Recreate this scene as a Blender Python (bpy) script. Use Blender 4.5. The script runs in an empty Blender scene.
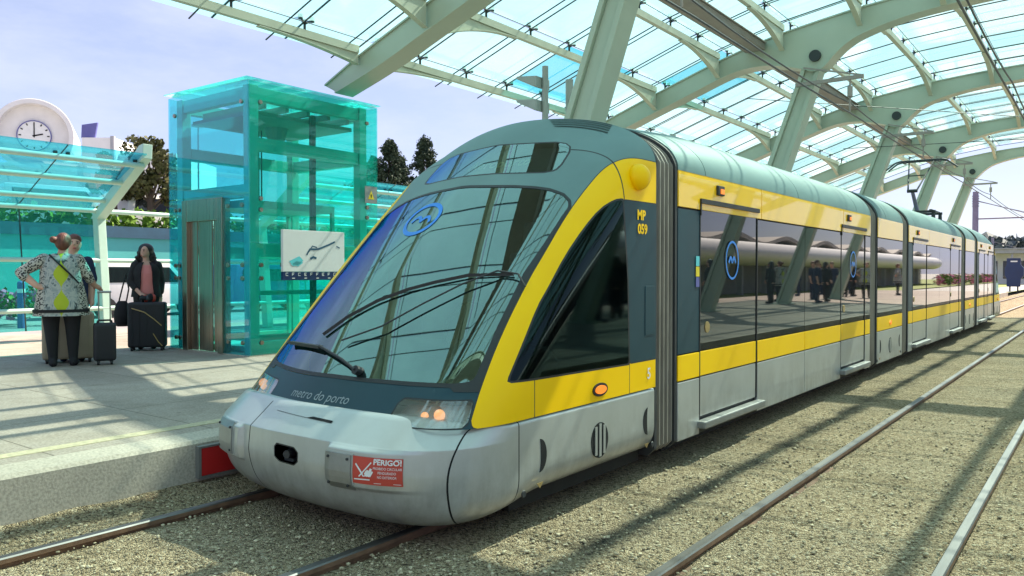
import bpy, bmesh, math, random
import numpy as np
from mathutils import Vector, Matrix
random.seed(7); rng = np.random.default_rng(5)
R = math.radians
scene = bpy.context.scene
COL = scene.collection

# ------------------------------------------------------------------ materials
def new_mat(name):
    m = bpy.data.materials.new(name); m.use_nodes = True
    nt = m.node_tree
    return m, nt, nt.nodes['Principled BSDF'], nt.nodes['Material Output']

def N(nt, typ, **kw):
    n = nt.nodes.new(typ)
    for k, v in kw.items():
        if k in n.inputs.keys(): n.inputs[k].default_value = v
        else: setattr(n, k, v)
    return n

def rgba(c): return (c[0], c[1], c[2], 1.0)

def ramp(nt, fac, stops):
    r = nt.nodes.new('ShaderNodeValToRGB')
    el = r.color_ramp.elements
    while len(el) < len(stops): el.new(0.5)
    for e, (p, c) in zip(el, stops):
        e.position = p; e.color = rgba(c) if len(c) == 3 else c
    nt.links.new(fac, r.inputs['Fac'])
    return r.outputs['Color']

def coords(nt, scale=(1, 1, 1), obj=True):
    tc = nt.nodes.new('ShaderNodeTexCoord'); mp = nt.nodes.new('ShaderNodeMapping')
    mp.inputs['Scale'].default_value = scale
    nt.links.new(tc.outputs['Object' if obj else 'Generated'], mp.inputs['Vector'])
    return mp.outputs['Vector']

def paint(name, col, rough=.4, metal=0., coat=0., var=.12, scale=3., bump=0., bscale=40., spec=.5, streak=None, dust=False):
    """painted / plain surface with gentle mottling and roughness wear"""
    m, nt, b, o = new_mat(name)
    v = coords(nt, (1, 1, 1) if streak is None else streak)
    n = N(nt, 'ShaderNodeTexNoise', Scale=scale, Detail=6.0, Roughness=.6)
    nt.links.new(v, n.inputs['Vector'])
    lo = tuple(max(0, c * (1 - var)) for c in col); hi = tuple(min(1, c * (1 + var)) for c in col)
    c = ramp(nt, n.outputs['Fac'], [(.3, lo), (.7, hi)])
    if dust:   # brake dust thrown up on the lower panels, run-off streaks above
        tc = N(nt, 'ShaderNodeTexCoord'); sz = N(nt, 'ShaderNodeSeparateXYZ'); nt.links.new(tc.outputs['Object'], sz.inputs[0])
        v2 = coords(nt, (5, 5, .6)); n2 = N(nt, 'ShaderNodeTexNoise', Scale=2.2, Detail=8.0, Roughness=.7); nt.links.new(v2, n2.inputs['Vector'])
        v3 = coords(nt, (1, 1, 1)); n3 = N(nt, 'ShaderNodeTexNoise', Scale=5.0, Detail=8.0, Roughness=.75); nt.links.new(v3, n3.inputs['Vector'])
        hz = N(nt, 'ShaderNodeMapRange'); hz.inputs['From Min'].default_value = .08; hz.inputs['From Max'].default_value = .62; hz.inputs['To Min'].default_value = .60; hz.inputs['To Max'].default_value = .06
        nt.links.new(sz.outputs['Z'], hz.inputs['Value'])
        ad = N(nt, 'ShaderNodeMath', operation='MULTIPLY'); nt.links.new(n2.outputs['Fac'], ad.inputs[0]); nt.links.new(n3.outputs['Fac'], ad.inputs[1])
        sc = N(nt, 'ShaderNodeMapRange'); sc.inputs['From Min'].default_value = .16; sc.inputs['From Max'].default_value = .36; nt.links.new(ad.outputs[0], sc.inputs['Value'])
        mu = N(nt, 'ShaderNodeMath', operation='MULTIPLY'); nt.links.new(sc.outputs[0], mu.inputs[0]); nt.links.new(hz.outputs[0], mu.inputs[1])
        dm = N(nt, 'ShaderNodeMix', data_type='RGBA'); nt.links.new(mu.outputs[0], dm.inputs[0]); nt.links.new(c, dm.inputs[6]); dm.inputs[7].default_value = (.17, .15, .115, 1); c = dm.outputs[2]
    nt.links.new(c, b.inputs['Base Color'])
    b.inputs['Metallic'].default_value = metal
    b.inputs['Specular IOR Level'].default_value = spec
    b.inputs['Coat Weight'].default_value = coat
    b.inputs['Coat Roughness'].default_value = .06
    rr = N(nt, 'ShaderNodeMapRange'); rr.inputs['To Min'].default_value = max(.02, rough * .8); rr.inputs['To Max'].default_value = min(1, rough * 1.25)
    nt.links.new(n.outputs['Fac'], rr.inputs['Value']); nt.links.new(rr.outputs['Result'], b.inputs['Roughness'])
    if bump:
        n2 = N(nt, 'ShaderNodeTexNoise', Scale=bscale, Detail=4.0)
        nt.links.new(v, n2.inputs['Vector'])
        bp = N(nt, 'ShaderNodeBump', Strength=bump, Distance=.02)
        nt.links.new(n2.outputs['Fac'], bp.inputs['Height']); nt.links.new(bp.outputs['Normal'], b.inputs['Normal'])
    return m

def glass(name, tint, refl=.08, gcol=(1, 1, 1), edge=None, rough=.02, trans=0., tcol=(.8, .9, .9), wav=0., wscale=1.2, dirt=0.):
    """thin sheet: tinted see-through + mirror by fresnel + a little frosted light"""
    m, nt, b, o = new_mat(name)
    nt.nodes.remove(b)
    tr = N(nt, 'ShaderNodeBsdfTransparent'); tr.inputs['Color'].default_value = rgba(tint)
    gl = N(nt, 'ShaderNodeBsdfGlossy'); gl.inputs['Roughness'].default_value = rough; gl.inputs['Color'].default_value = rgba(gcol)
    lw = N(nt, 'ShaderNodeLayerWeight'); lw.inputs['Blend'].default_value = .5
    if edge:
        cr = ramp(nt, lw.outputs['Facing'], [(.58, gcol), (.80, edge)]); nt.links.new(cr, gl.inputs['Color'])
    mr = N(nt, 'ShaderNodeMath', operation='POWER'); mr.inputs[1].default_value = 4.0
    nt.links.new(lw.outputs['Facing'], mr.inputs[0])
    ma = N(nt, 'ShaderNodeMath', operation='MULTIPLY_ADD'); ma.inputs[1].default_value = 1 - refl; ma.inputs[2].default_value = refl
    nt.links.new(mr.outputs[0], ma.inputs[0])
    base = tr.outputs[0]
    if trans > 0:
        tl = N(nt, 'ShaderNodeBsdfTranslucent'); df = N(nt, 'ShaderNodeBsdfDiffuse')
        tl.inputs['Color'].default_value = rgba(tcol); df.inputs['Color'].default_value = rgba(tcol)
        mx0 = N(nt, 'ShaderNodeMixShader'); mx0.inputs['Fac'].default_value = .25
        nt.links.new(tl.outputs[0], mx0.inputs[1]); nt.links.new(df.outputs[0], mx0.inputs[2])
        mx = N(nt, 'ShaderNodeMixShader'); mx.inputs['Fac'].default_value = trans
        if dirt:
            v = coords(nt); n = N(nt, 'ShaderNodeTexNoise', Scale=1.3, Detail=8.0, Roughness=.7)
            nt.links.new(v, n.inputs['Vector'])
            m2 = N(nt, 'ShaderNodeMapRange'); m2.inputs['From Min'].default_value = .3; m2.inputs['From Max'].default_value = .7
            m2.inputs['To Min'].default_value = max(0, trans - dirt); m2.inputs['To Max'].default_value = min(1, trans + dirt)
            nt.links.new(n.outputs['Fac'], m2.inputs['Value']); nt.links.new(m2.outputs['Result'], mx.inputs['Fac'])
        nt.links.new(tr.outputs[0], mx.inputs[1]); nt.links.new(mx0.outputs[0], mx.inputs[2])
        base = mx.outputs[0]
    mix = N(nt, 'ShaderNodeMixShader')
    nt.links.new(ma.outputs[0], mix.inputs['Fac']); nt.links.new(base, mix.inputs[1]); nt.links.new(gl.outputs[0], mix.inputs[2])
    if wav:
        v = coords(nt); n = N(nt, 'ShaderNodeTexNoise', Scale=wscale, Detail=1.0)
        nt.links.new(v, n.inputs['Vector'])
        bp = N(nt, 'ShaderNodeBump', Strength=wav, Distance=.02)
        nt.links.new(n.outputs['Fac'], bp.inputs['Height']); nt.links.new(bp.outputs['Normal'], gl.inputs['Normal'])
    nt.links.new(mix.outputs[0], o.inputs['Surface'])
    return m

def emis(name, col, s):
    m, nt, b, o = new_mat(name)
    b.inputs['Base Color'].default_value = rgba(col); b.inputs['Emission Color'].default_value = rgba(col)
    b.inputs['Emission Strength'].default_value = s
    return m

def gravel_mat():
    m, nt, b, o = new_mat('crushed_stone')
    v = coords(nt)
    vo = N(nt, 'ShaderNodeTexVoronoi', Scale=68.0, Randomness=1.0); nt.links.new(v, vo.inputs['Vector'])
    vo2 = N(nt, 'ShaderNodeTexVoronoi', Scale=105.0); nt.links.new(v, vo2.inputs['Vector'])
    sep = N(nt, 'ShaderNodeSeparateColor'); nt.links.new(vo.outputs['Color'], sep.inputs[0])
    stone = ramp(nt, sep.outputs[0], [(0, (.13, .105, .07)), (.2, (.41, .31, .20)), (.6, (.63, .495, .325)), (.9, (.78, .635, .435)), (1, (.88, .76, .57))])
    big = N(nt, 'ShaderNodeTexNoise', Scale=1.1, Detail=6.0, Roughness=.65); nt.links.new(v, big.inputs['Vector'])
    bc = ramp(nt, big.outputs['Fac'], [(.3, (.72, .71, .66)), (.55, (.95, .94, .9)), (.8, (1, .98, .92))])
    mul = N(nt, 'ShaderNodeMix', data_type='RGBA', blend_type='MULTIPLY'); mul.inputs[0].default_value = 1
    nt.links.new(stone, mul.inputs[6]); nt.links.new(bc, mul.inputs[7])
    # dark oily drip line between the tracks
    tc = N(nt, 'ShaderNodeTexCoord'); sx = N(nt, 'ShaderNodeSeparateXYZ'); nt.links.new(tc.outputs['Object'], sx.inputs[0])
    wn = N(nt, 'ShaderNodeTexNoise', Scale=2.3, Detail=8.0, Roughness=.7); nt.links.new(v, wn.inputs['Vector'])
    a = N(nt, 'ShaderNodeMath', operation='ADD'); a.inputs[1].default_value = 2.45; nt.links.new(sx.outputs['X'], a.inputs[0])
    ab = N(nt, 'ShaderNodeMath', operation='ABSOLUTE'); nt.links.new(a.outputs[0], ab.inputs[0])
    wm = N(nt, 'ShaderNodeMath', operation='MULTIPLY_ADD'); wm.inputs[1].default_value = .85; wm.inputs[2].default_value = -.36
    nt.links.new(wn.outputs['Fac'], wm.inputs[0])
    cmp_ = N(nt, 'ShaderNodeMath', operation='SUBTRACT'); nt.links.new(wm.outputs[0], cmp_.inputs[0]); nt.links.new(ab.outputs[0], cmp_.inputs[1])
    st = N(nt, 'ShaderNodeMapRange'); st.inputs['From Min'].default_value = -.06; st.inputs['From Max'].default_value = .1
    st.inputs['To Min'].default_value = 0; st.inputs['To Max'].default_value = .72
    nt.links.new(cmp_.outputs[0], st.inputs['Value'])
    mx = N(nt, 'ShaderNodeMix', data_type='RGBA'); nt.links.new(st.outputs[0], mx.inputs[0])
    nt.links.new(mul.outputs[2], mx.inputs[6]); mx.inputs[7].default_value = (.05, .05, .045, 1)
    # general grey-green soiling
    n3 = N(nt, 'ShaderNodeTexNoise', Scale=.55, Detail=5.0, Roughness=.6); nt.links.new(v, n3.inputs['Vector'])
    f3 = N(nt, 'ShaderNodeMapRange'); f3.inputs['From Min'].default_value = .48; f3.inputs['From Max'].default_value = .72; f3.inputs['To Max'].default_value = .26
    nt.links.new(n3.outputs['Fac'], f3.inputs['Value'])
    mx2 = N(nt, 'ShaderNodeMix', data_type='RGBA'); nt.links.new(f3.outputs[0], mx2.inputs[0])
    nt.links.new(mx.outputs[2], mx2.inputs[6]); mx2.inputs[7].default_value = (.2, .21, .17, 1)
    nt.links.new(mx2.outputs[2], b.inputs['Base Color'])
    b.inputs['Roughness'].default_value = .95; b.inputs['Specular IOR Level'].default_value = .15
    ad = N(nt, 'ShaderNodeMath', operation='ADD'); nt.links.new(vo.outputs['Distance'], ad.inputs[0]); nt.links.new(vo2.outputs['Distance'], ad.inputs[1])
    bp = N(nt, 'ShaderNodeBump', Strength=1.0, Distance=.03); bp.invert = True
    nt.links.new(ad.outputs[0], bp.inputs['Height']); nt.links.new(bp.outputs['Normal'], b.inputs['Normal'])
    return m

def slab_mat(name, col, joint=(1.5, 1.5), scale=6., speck=.12):
    """granite / concrete paving with thin joints"""
    m, nt, b, o = new_mat(name)
    v = coords(nt)
    n1 = N(nt, 'ShaderNodeTexNoise', Scale=.5, Detail=8.0, Roughness=.62); nt.links.new(v, n1.inputs['Vector'])
    n2 = N(nt, 'ShaderNodeTexNoise', Scale=55.0, Detail=3.0); nt.links.new(v, n2.inputs['Vector'])
    c1 = ramp(nt, n1.outputs['Fac'], [(.3, tuple(c * .78 for c in col)), (.7, tuple(min(1, c * 1.12) for c in col))])
    c2 = ramp(nt, n2.outputs['Fac'], [(.32, (1 - 2.6 * speck,) * 3), (.62, (1, 1, 1))])
    mul = N(nt, 'ShaderNodeMix', data_type='RGBA', blend_type='MULTIPLY'); mul.inputs[0].default_value = 1
    nt.links.new(c1, mul.inputs[6]); nt.links.new(c2, mul.inputs[7])
    out = mul.outputs[2]
    if joint:
        br = N(nt, 'ShaderNodeTexBrick'); br.inputs['Scale'].default_value = 1.0
        br.inputs['Mortar Size'].default_value = .006; br.inputs['Brick Width'].default_value = joint[0]; br.inputs['Row Height'].default_value = joint[1]
        br.inputs['Color1'].default_value = (1, 1, 1, 1); br.inputs['Color2'].default_value = (.93, .93, .93, 1); br.inputs['Mortar'].default_value = (.42, .41, .38, 1)
        br.offset = 0.0
        nt.links.new(v, br.inputs['Vector'])
        m3 = N(nt, 'ShaderNodeMix', data_type='RGBA', blend_type='MULTIPLY'); m3.inputs[0].default_value = 1
        nt.links.new(out, m3.inputs[6]); nt.links.new(br.outputs['Color'], m3.inputs[7]); out = m3.outputs[2]
    if joint:   # foot-worn dirt and drip stains
        n4 = N(nt, 'ShaderNodeTexNoise', Scale=1.9, Detail=10.0, Roughness=.72, Distortion=.6); nt.links.new(v, n4.inputs['Vector'])
        n5 = N(nt, 'ShaderNodeTexVoronoi', Scale=2.6); nt.links.new(v, n5.inputs['Vector'])
        c4 = ramp(nt, n4.outputs['Fac'], [(.34, (.82, .81, .78)), (.52, (1, 1, 1))])
        c5 = ramp(nt, n5.outputs['Distance'], [(.035, (.5, .49, .47)), (.06, (1, 1, 1))])
        for cc in (c4, c5):
            m4 = N(nt, 'ShaderNodeMix', data_type='RGBA', blend_type='MULTIPLY'); m4.inputs[0].default_value = 1
            nt.links.new(out, m4.inputs[6]); nt.links.new(cc, m4.inputs[7]); out = m4.outputs[2]
    nt.links.new(out, b.inputs['Base Color'])
    b.inputs['Roughness'].default_value = .8; b.inputs['Specular IOR Level'].default_value = .3
    bp = N(nt, 'ShaderNodeBump', Strength=.25, Distance=.006); nt.links.new(n2.outputs['Fac'], bp.inputs['Height']); nt.links.new(bp.outputs['Normal'], b.inputs['Normal'])
    return m

def foliage_mat(name, lo, hi):
    m, nt, b, o = new_mat(name)
    v = coords(nt)
    n = N(nt, 'ShaderNodeTexNoise', Scale=1.7, Detail=5.0); nt.links.new(v, n.inputs['Vector'])
    c = ramp(nt, n.outputs['Fac'], [(.3, lo), (.7, hi)])
    nt.links.new(c, b.inputs['Base Color']); b.inputs['Roughness'].default_value = .7
    b.inputs['Specular IOR Level'].default_value = .2
    return m

def dress_mat():
    m, nt, b, o = new_mat('printed_jersey')
    tc = N(nt, 'ShaderNodeTexCoord'); v = tc.outputs['Object']
    sx = N(nt, 'ShaderNodeSeparateXYZ'); nt.links.new(v, sx.inputs[0])
    ab = N(nt, 'ShaderNodeMath', operation='ABSOLUTE'); nt.links.new(sx.outputs['X'], ab.inputs[0])
    cb = N(nt, 'ShaderNodeCombineXYZ'); nt.links.new(ab.outputs[0], cb.inputs[0]); nt.links.new(sx.outputs['Y'], cb.inputs[1]); nt.links.new(sx.outputs['Z'], cb.inputs[2])
    vo = N(nt, 'ShaderNodeTexVoronoi', Scale=42.0); nt.links.new(cb.outputs[0], vo.inputs['Vector'])
    leo = ramp(nt, vo.outputs['Distance'], [(.25, (.02, .02, .02)), (.42, (.02, .02, .02)), (.5, (.44, .43, .37)), (1, (.44, .43, .37))])
    nz = N(nt, 'ShaderNodeTexNoise', Scale=9.0, Detail=3.0, Distortion=1.5); nt.links.new(cb.outputs[0], nz.inputs['Vector'])
    pat = ramp(nt, nz.outputs['Fac'], [(.36, (.04, .05, .05)), (.44, (.25, .3, .3)), (.5, (.42, .43, .39)), (.62, (.27, .31, .30))])
    m0 = N(nt, 'ShaderNodeMix', data_type='RGBA'); nt.links.new(pat, m0.inputs[6]); nt.links.new(leo, m0.inputs[7])
    f0 = N(nt, 'ShaderNodeMapRange'); f0.inputs['From Min'].default_value = .17; f0.inputs['From Max'].default_value = .22
    nt.links.new(ab.outputs[0], f0.inputs['Value']); nt.links.new(f0.outputs[0], m0.inputs[0])
    # lime medallions down the centre
    w = N(nt, 'ShaderNodeMath', operation='SINE'); mm = N(nt, 'ShaderNodeMath', operation='MULTIPLY'); mm.inputs[1].default_value = 17.0
    nt.links.new(sx.outputs['Z'], mm.inputs[0]); nt.links.new(mm.outputs[0], w.inputs[0])
    ww = N(nt, 'ShaderNodeMath', operation='MULTIPLY_ADD'); ww.inputs[1].default_value = .042; ww.inputs[2].default_value = .044
    nt.links.new(w.outputs[0], ww.inputs[0])
    lt = N(nt, 'ShaderNodeMath', operation='LESS_THAN'); nt.links.new(ab.outputs[0], lt.inputs[0]); nt.links.new(ww.outputs[0], lt.inputs[1])
    m1 = N(nt, 'ShaderNodeMix', data_type='RGBA'); nt.links.new(lt.outputs[0], m1.inputs[0]); nt.links.new(m0.outputs[2], m1.inputs[6]); m1.inputs[7].default_value = (.40, .47, .02, 1)
    nt.links.new(m1.outputs[2], b.inputs['Base Color']); b.inputs['Roughness'].default_value = .8
    return m

M = {}
M['gravel'] = gravel_mat()
M['plat'] = slab_mat('pale_granite_paving', (.43, .365, .30), (1.8, 1.2))
M['kerb'] = slab_mat('granite_kerb', (.54, .475, .385), None, speck=.12)
M['road'] = slab_mat('pale_asphalt', (.33, .30, .29), None)
M['walk'] = slab_mat('pale_pavement', (.5, .48, .44), (1., 1.))
M['yline'] = paint('worn_yellow_line', (.48, .42, .27), .8, var=.25, scale=20)
M['silver'] = paint('silver_paint', (.48, .495, .47), .33, metal=.40, coat=.2, var=.08, scale=1.6, dust=True)
M['silver2'] = paint('silver_plate', (.30, .305, .29), .42, metal=.6, var=.12, scale=9)
M['yellow'] = paint('yellow_paint', (1.0, .565, .001), .4, coat=.06, spec=.16, var=.05, scale=1.3)
M['roofp'] = paint('grey_green_roof_paint', (.145, .235, .225), .5, metal=.15, coat=0., spec=.25, var=.12, scale=1.4, streak=(1, .4, 1))
M['panel'] = paint('dark_slate_paint', (.020, .055, .07), .4, coat=0, spec=.22, var=.1, scale=2)
M['black'] = paint('black_rubber', (.012, .013, .014), .5, var=.2)
M['dark'] = paint('dark_grey', (.03, .032, .034), .6, var=.2)
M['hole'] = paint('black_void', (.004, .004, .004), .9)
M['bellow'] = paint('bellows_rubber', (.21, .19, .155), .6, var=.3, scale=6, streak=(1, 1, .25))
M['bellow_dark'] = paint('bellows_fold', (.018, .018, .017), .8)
M['inter'] = paint('cab_interior', (.10, .115, .12), .7)
M['inter2'] = paint('cab_interior_light', (.22, .27, .27), .6)
M['wind'] = glass('windscreen_glass', (.22, .34, .35), refl=.22, gcol=(.66, .90, .84), edge=(.04, .17, .80), wav=.10, wscale=1.4)  # edge colour paints a blue reflection where the glass turns away
M['sideg'] = glass('cab_side_glass', (.045, .075, .078), refl=.04, gcol=(.30, .46, .46), rough=.04, wav=.05)
M['carg'] = paint('dark_window_glass', (.012, .016, .018), .015, var=.1, spec=.5)
M['carg'].node_tree.nodes['Principled BSDF'].inputs['IOR'].default_value = 1.62
M['lens'] = glass('headlight_lens', (.92, .95, .94), refl=.10, trans=.22, tcol=(.75, .78, .76))
M['bulb'] = emis('headlight_bulb', (1.0, .42, .16), .40)
M['amber'] = emis('amber_marker', (.9, .22, .02), .25)
M['red'] = paint('red_notice', (.50, .055, .035), .45)
M['redbox'] = paint('red_plastic', (.55, .02, .02), .4)
M['white'] = paint('white_paint', (.75, .75, .73), .5, var=.06)
M['white2'] = paint('offwhite_render', (.72, .70, .69), .8, var=.07, scale=1)
M['blue'] = paint('logo_blue', (.02, .20, .66), .5)
M['navy'] = paint('sign_navy', (.012, .03, .10), .4)
M['letter'] = paint('silver_lettering', (.24, .28, .29), .4)
M['amberl'] = paint('display_amber', (.62, .66, .30), .5)
M['disp'] = paint('display_board', (.05, .075, .075), .5)
M['steel_top'] = paint('polished_rail', (.20, .195, .19), .45, metal=1., var=.1, scale=4, streak=(3, .2, 1))
M['rust'] = paint('rusty_rail_side', (.17, .095, .055), .8, var=.35, scale=9)
M['cano'] = paint('pale_green_steel', (.40, .47, .37), .45, coat=.1, var=.06, scale=1.2)
M['cano2'] = paint('cream_steel', (.52, .55, .43), .5, var=.08)
M['trough'] = paint('grey_brown_soffit', (.30, .27, .24), .7)
M['clamp'] = paint('black_clamp', (.02, .03, .03), .5)
M['rglass'] = glass('fritted_roof_glass', (.72, .925, .91), refl=.03, rough=.1, trans=.42, tcol=(.44, .88, .87), dirt=.06)
M['tglass'] = glass('clear_teal_glass', (.22, .80, .82), refl=.04, trans=.15, tcol=(.1, .8, .8))
M['yellow_gloss'] = paint('glossy_yellow_paint', (1.0, .565, .001), .4, coat=.8, spec=.16, var=.05, scale=1.3)
M['yellow_gloss'].node_tree.nodes['Principled BSDF'].inputs['Coat IOR'].default_value = 1.5
M['yellow_gloss'].node_tree.nodes['Principled BSDF'].inputs['Coat Roughness'].default_value = .03
M['eg'] = glass('green_lift_glass', (.54, .965, .925), refl=.03, trans=.09, tcol=(.02, .76, .64))
M['eb'] = glass('lift_glass_blue_light', (.60, .94, 1.0), refl=.03, trans=.07, tcol=(.02, .55, .8))  # same glass, bluer light on the door face put into its tint
M['efr'] = paint('green_lift_steel', (.15, .56, .47), .4, var=.08)
M['stain'] = paint('brushed_steel', (.34, .285, .235), .28, metal=1., var=.18, scale=4, streak=(14, 14, .15))
M['sh'] = glass('teal_shelter_glass', (.40, .80, .86), refl=.04, trans=.10, tcol=(.1, .65, .8))
M['shw'] = glass('teal_wall_glass', (.45, .91, .89), refl=.04, trans=.05, tcol=(.1, .75, .65))
M['shf'] = paint('pale_green_tube', (.52, .70, .60), .4, coat=.1, var=.06)
M['pole'] = paint('violet_grey_pole', (.20, .18, .27), .5)
M['wire'] = paint('copper_wire_dark', (.03, .035, .04), .5)
M['lampf'] = paint('lamp_grey', (.33, .37, .34), .5)
M['skin'] = paint('skin', (.55, .32, .23), .55, var=.08)
M['hair'] = paint('auburn_hair', (.11, .035, .018), .5, var=.4, scale=30, streak=(1, 1, .2), bump=.5, bscale=60)
M['hairb'] = paint('black_hair', (.012, .010, .010), .4, var=.4, scale=30, bump=.6, bscale=50)
M['dress'] = dress_mat()
M['cloth_black'] = paint('black_cloth', (.010, .010, .012), .85, bump=.2)
M['cloth_navy'] = paint('navy_cloth', (.012, .02, .06), .85)
M['pink'] = paint('pink_cotton', (.70, .24, .22), .8, bump=.15)
M['beige'] = paint('beige_shell', (.34, .28, .19), .5, var=.08)
M['case'] = paint('black_nylon', (.012, .013, .016), .6, bump=.2, bscale=90)
M['gold'] = paint('brass_trim', (.45, .33, .14), .4, metal=.6)
M['grass'] = foliage_mat('lawn_grass', (.10, .16, .02), (.28, .32, .05))
M['leaf'] = foliage_mat('bush_leaf', (.05, .12, .01), (.16, .28, .03))
M['pine'] = foliage_mat('conifer_needles', (.018, .036, .022), (.06, .09, .05))
M['olive'] = foliage_mat('olive_leaves', (.05, .06, .02), (.16, .15, .06))
M['bark'] = paint('bark', (.10, .07, .05), .9)
M['flower'] = foliage_mat('pink_flowers', (.45, .06, .20), (.75, .30, .45))
M['hill'] = foliage_mat('far_wood', (.05, .07, .08), (.10, .13, .12))
M['wallg'] = paint('teal_facade', (.10, .46, .42), .5, var=.15, scale=.4)
M['coping'] = paint('dark_coping', (.03, .09, .14), .6)
M['tarmac'] = paint('grey_roof', (.35, .35, .38), .7)
M['vio'] = paint('violet_sign', (.10, .10, .30), .5)
M['hazy'] = paint('warning_yellow', (.8, .6, .02), .5)
M['ink'] = paint('map_ink', (.02, .09, .16), .6)
M['cyan'] = paint('map_cyan', (.12, .55, .60), .6)

# ------------------------------------------------------------------ mesh helpers
def link(o, parent=None):
    COL.objects.link(o)
    if parent is not None: o.parent = parent
    return o

class MB:
    def __init__(s): s.v = []; s.f = []; s.m = []
    def add(s, vs, fs, mi=0):
        k = len(s.v); s.v += [tuple(map(float, p)) for p in vs]
        for f in fs: s.f.append(tuple(i + k for i in f)); s.m.append(mi)
    def box(s, x0, x1, y0, y1, z0, z1, mi=0):
        s.add([(x0, y0, z0), (x1, y0, z0), (x1, y1, z0), (x0, y1, z0), (x0, y0, z1), (x1, y0, z1), (x1, y1, z1), (x0, y1, z1)],
              [(3, 2, 1, 0), (4, 5, 6, 7), (0, 1, 5, 4), (1, 2, 6, 5), (2, 3, 7, 6), (3, 0, 4, 7)], mi)
    def tube(s, a, b, r0, r1=None, n=10, mi=0):
        if r1 is None: r1 = r0
        a = Vector(a); b = Vector(b); d = (b - a).normalized()
        u = d.orthogonal().normalized(); w = d.cross(u)
        vs = []
        for p, r in ((a, r0), (b, r1)):
            for i in range(n):
                t = 2 * math.pi * i / n; vs.append(p + (u * math.cos(t) + w * math.sin(t)) * r)
        fs = [(i, (i + 1) % n, n + (i + 1) % n, n + i) for i in range(n)] + [tuple(range(n - 1, -1, -1)), tuple(range(n, 2 * n))]
        s.add(vs, fs, mi)
    def poly_tube(s, pts, r, n=8, mi=0):
        for a, b in zip(pts[:-1], pts[1:]): s.tube(a, b, r, r, n, mi)
    def beam(s, a, b, w, h, up=(0, 0, 1), mi=0):
        """rectangular bar between two points; w across, h along up"""
        a = Vector(a); b = Vector(b); d = (b - a).normalized(); up = Vector(up)
        sd = d.cross(up).normalized(); uu = sd.cross(d)
        vs = []
        for p in (a, b):
            for (i, j) in ((-1, -1), (1, -1), (1, 1), (-1, 1)): vs.append(p + sd * i * w / 2 + uu * j * h / 2)
        s.add(vs, [(3, 2, 1, 0), (4, 5, 6, 7), (0, 1, 5, 4), (1, 2, 6, 5), (2, 3, 7, 6), (3, 0, 4, 7)], mi)
    def prism(s, pts, axis, a, b, mi=0):
        """extrude 2D polygon; axis 'x': pts are (y,z); 'y': (x,z); 'z': (x,y)"""
        n = len(pts)
        def P(p, t): return {'x': (t, p[0], p[1]), 'y': (p[0], t, p[1]), 'z': (p[0], p[1], t)}[axis]
        vs = [P(p, a) for p in pts] + [P(p, b) for p in pts]
        s.add(vs, [tuple(range(n)), tuple(range(2 * n - 1, n - 1, -1))] + [(i, n + i, n + (i + 1) % n, (i + 1) % n) for i in range(n)], mi)
    def loft(s, rings, cap=True, mi=0):
        n = len(rings[0]); vs = [p for r in rings for p in r]; fs = []
        for k in range(len(rings) - 1):
            for i in range(n): fs.append((k * n + i, k * n + (i + 1) % n, (k + 1) * n + (i + 1) % n, (k + 1) * n + i))
        if cap: fs += [tuple(range(n - 1, -1, -1)), tuple(range((len(rings) - 1) * n, len(rings) * n))]
        s.add(vs, fs, mi)
    def ball(s, c, r, n=12, m=8, mi=0):
        if not hasattr(r, '__len__'): r = (r, r, r)
        vs = [(c[0], c[1], c[2] + r[2])]; fs = []
        for j in range(1, m):
            t = math.pi * j / m
            for i in range(n):
                p = 2 * math.pi * i / n
                vs.append((c[0] + r[0] * math.sin(t) * math.cos(p), c[1] + r[1] * math.sin(t) * math.sin(p), c[2] + r[2] * math.cos(t)))
        vs.append((c[0], c[1], c[2] - r[2]))
        for i in range(n): fs.append((0, 1 + i, 1 + (i + 1) % n))
        for j in range(m - 2):
            for i in range(n):
                a = 1 + j * n
                fs.append((a + i, a + n + i, a + n + (i + 1) % n, a + (i + 1) % n))
        a = 1 + (m - 2) * n
        for i in range(n): fs.append((a + i, len(vs) - 1, a + (i + 1) % n))
        s.add(vs, fs, mi)
    def build(s, name, mats, parent=None, smooth=False, bevel=0, loc=None, label=None, weld=True, sharp=None, seg=2):
        if not isinstance(mats, (list, tuple)): mats = [mats]
        me = bpy.data.meshes.new(name)
        off = Vector(loc) if loc is not None else Vector((0, 0, 0))
        me.from_pydata([tuple(Vector(p) - off) for p in s.v], [], s.f)
        for m in mats: me.materials.append(m)
        me.polygons.foreach_set('material_index', s.m)
        bm = bmesh.new(); bm.from_mesh(me)
        bmesh.ops.recalc_face_normals(bm, faces=bm.faces)
        if bevel:
            es = [e for e in bm.edges if len(e.link_faces) == 2 and e.calc_face_angle(0) > R(30)]
            bmesh.ops.bevel(bm, geom=es, offset=bevel, segments=seg, affect='EDGES', profile=.6, clamp_overlap=True)
        bm.to_mesh(me); bm.free()
        if smooth:
            me.polygons.foreach_set('use_smooth', [True] * len(me.polygons))
            me.set_sharp_from_angle(angle=R(sharp if sharp else 40))
        o = bpy.data.objects.new(name, me)
        link(o, parent); o.location = off
        if label: o['label'] = label
        return o

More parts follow.
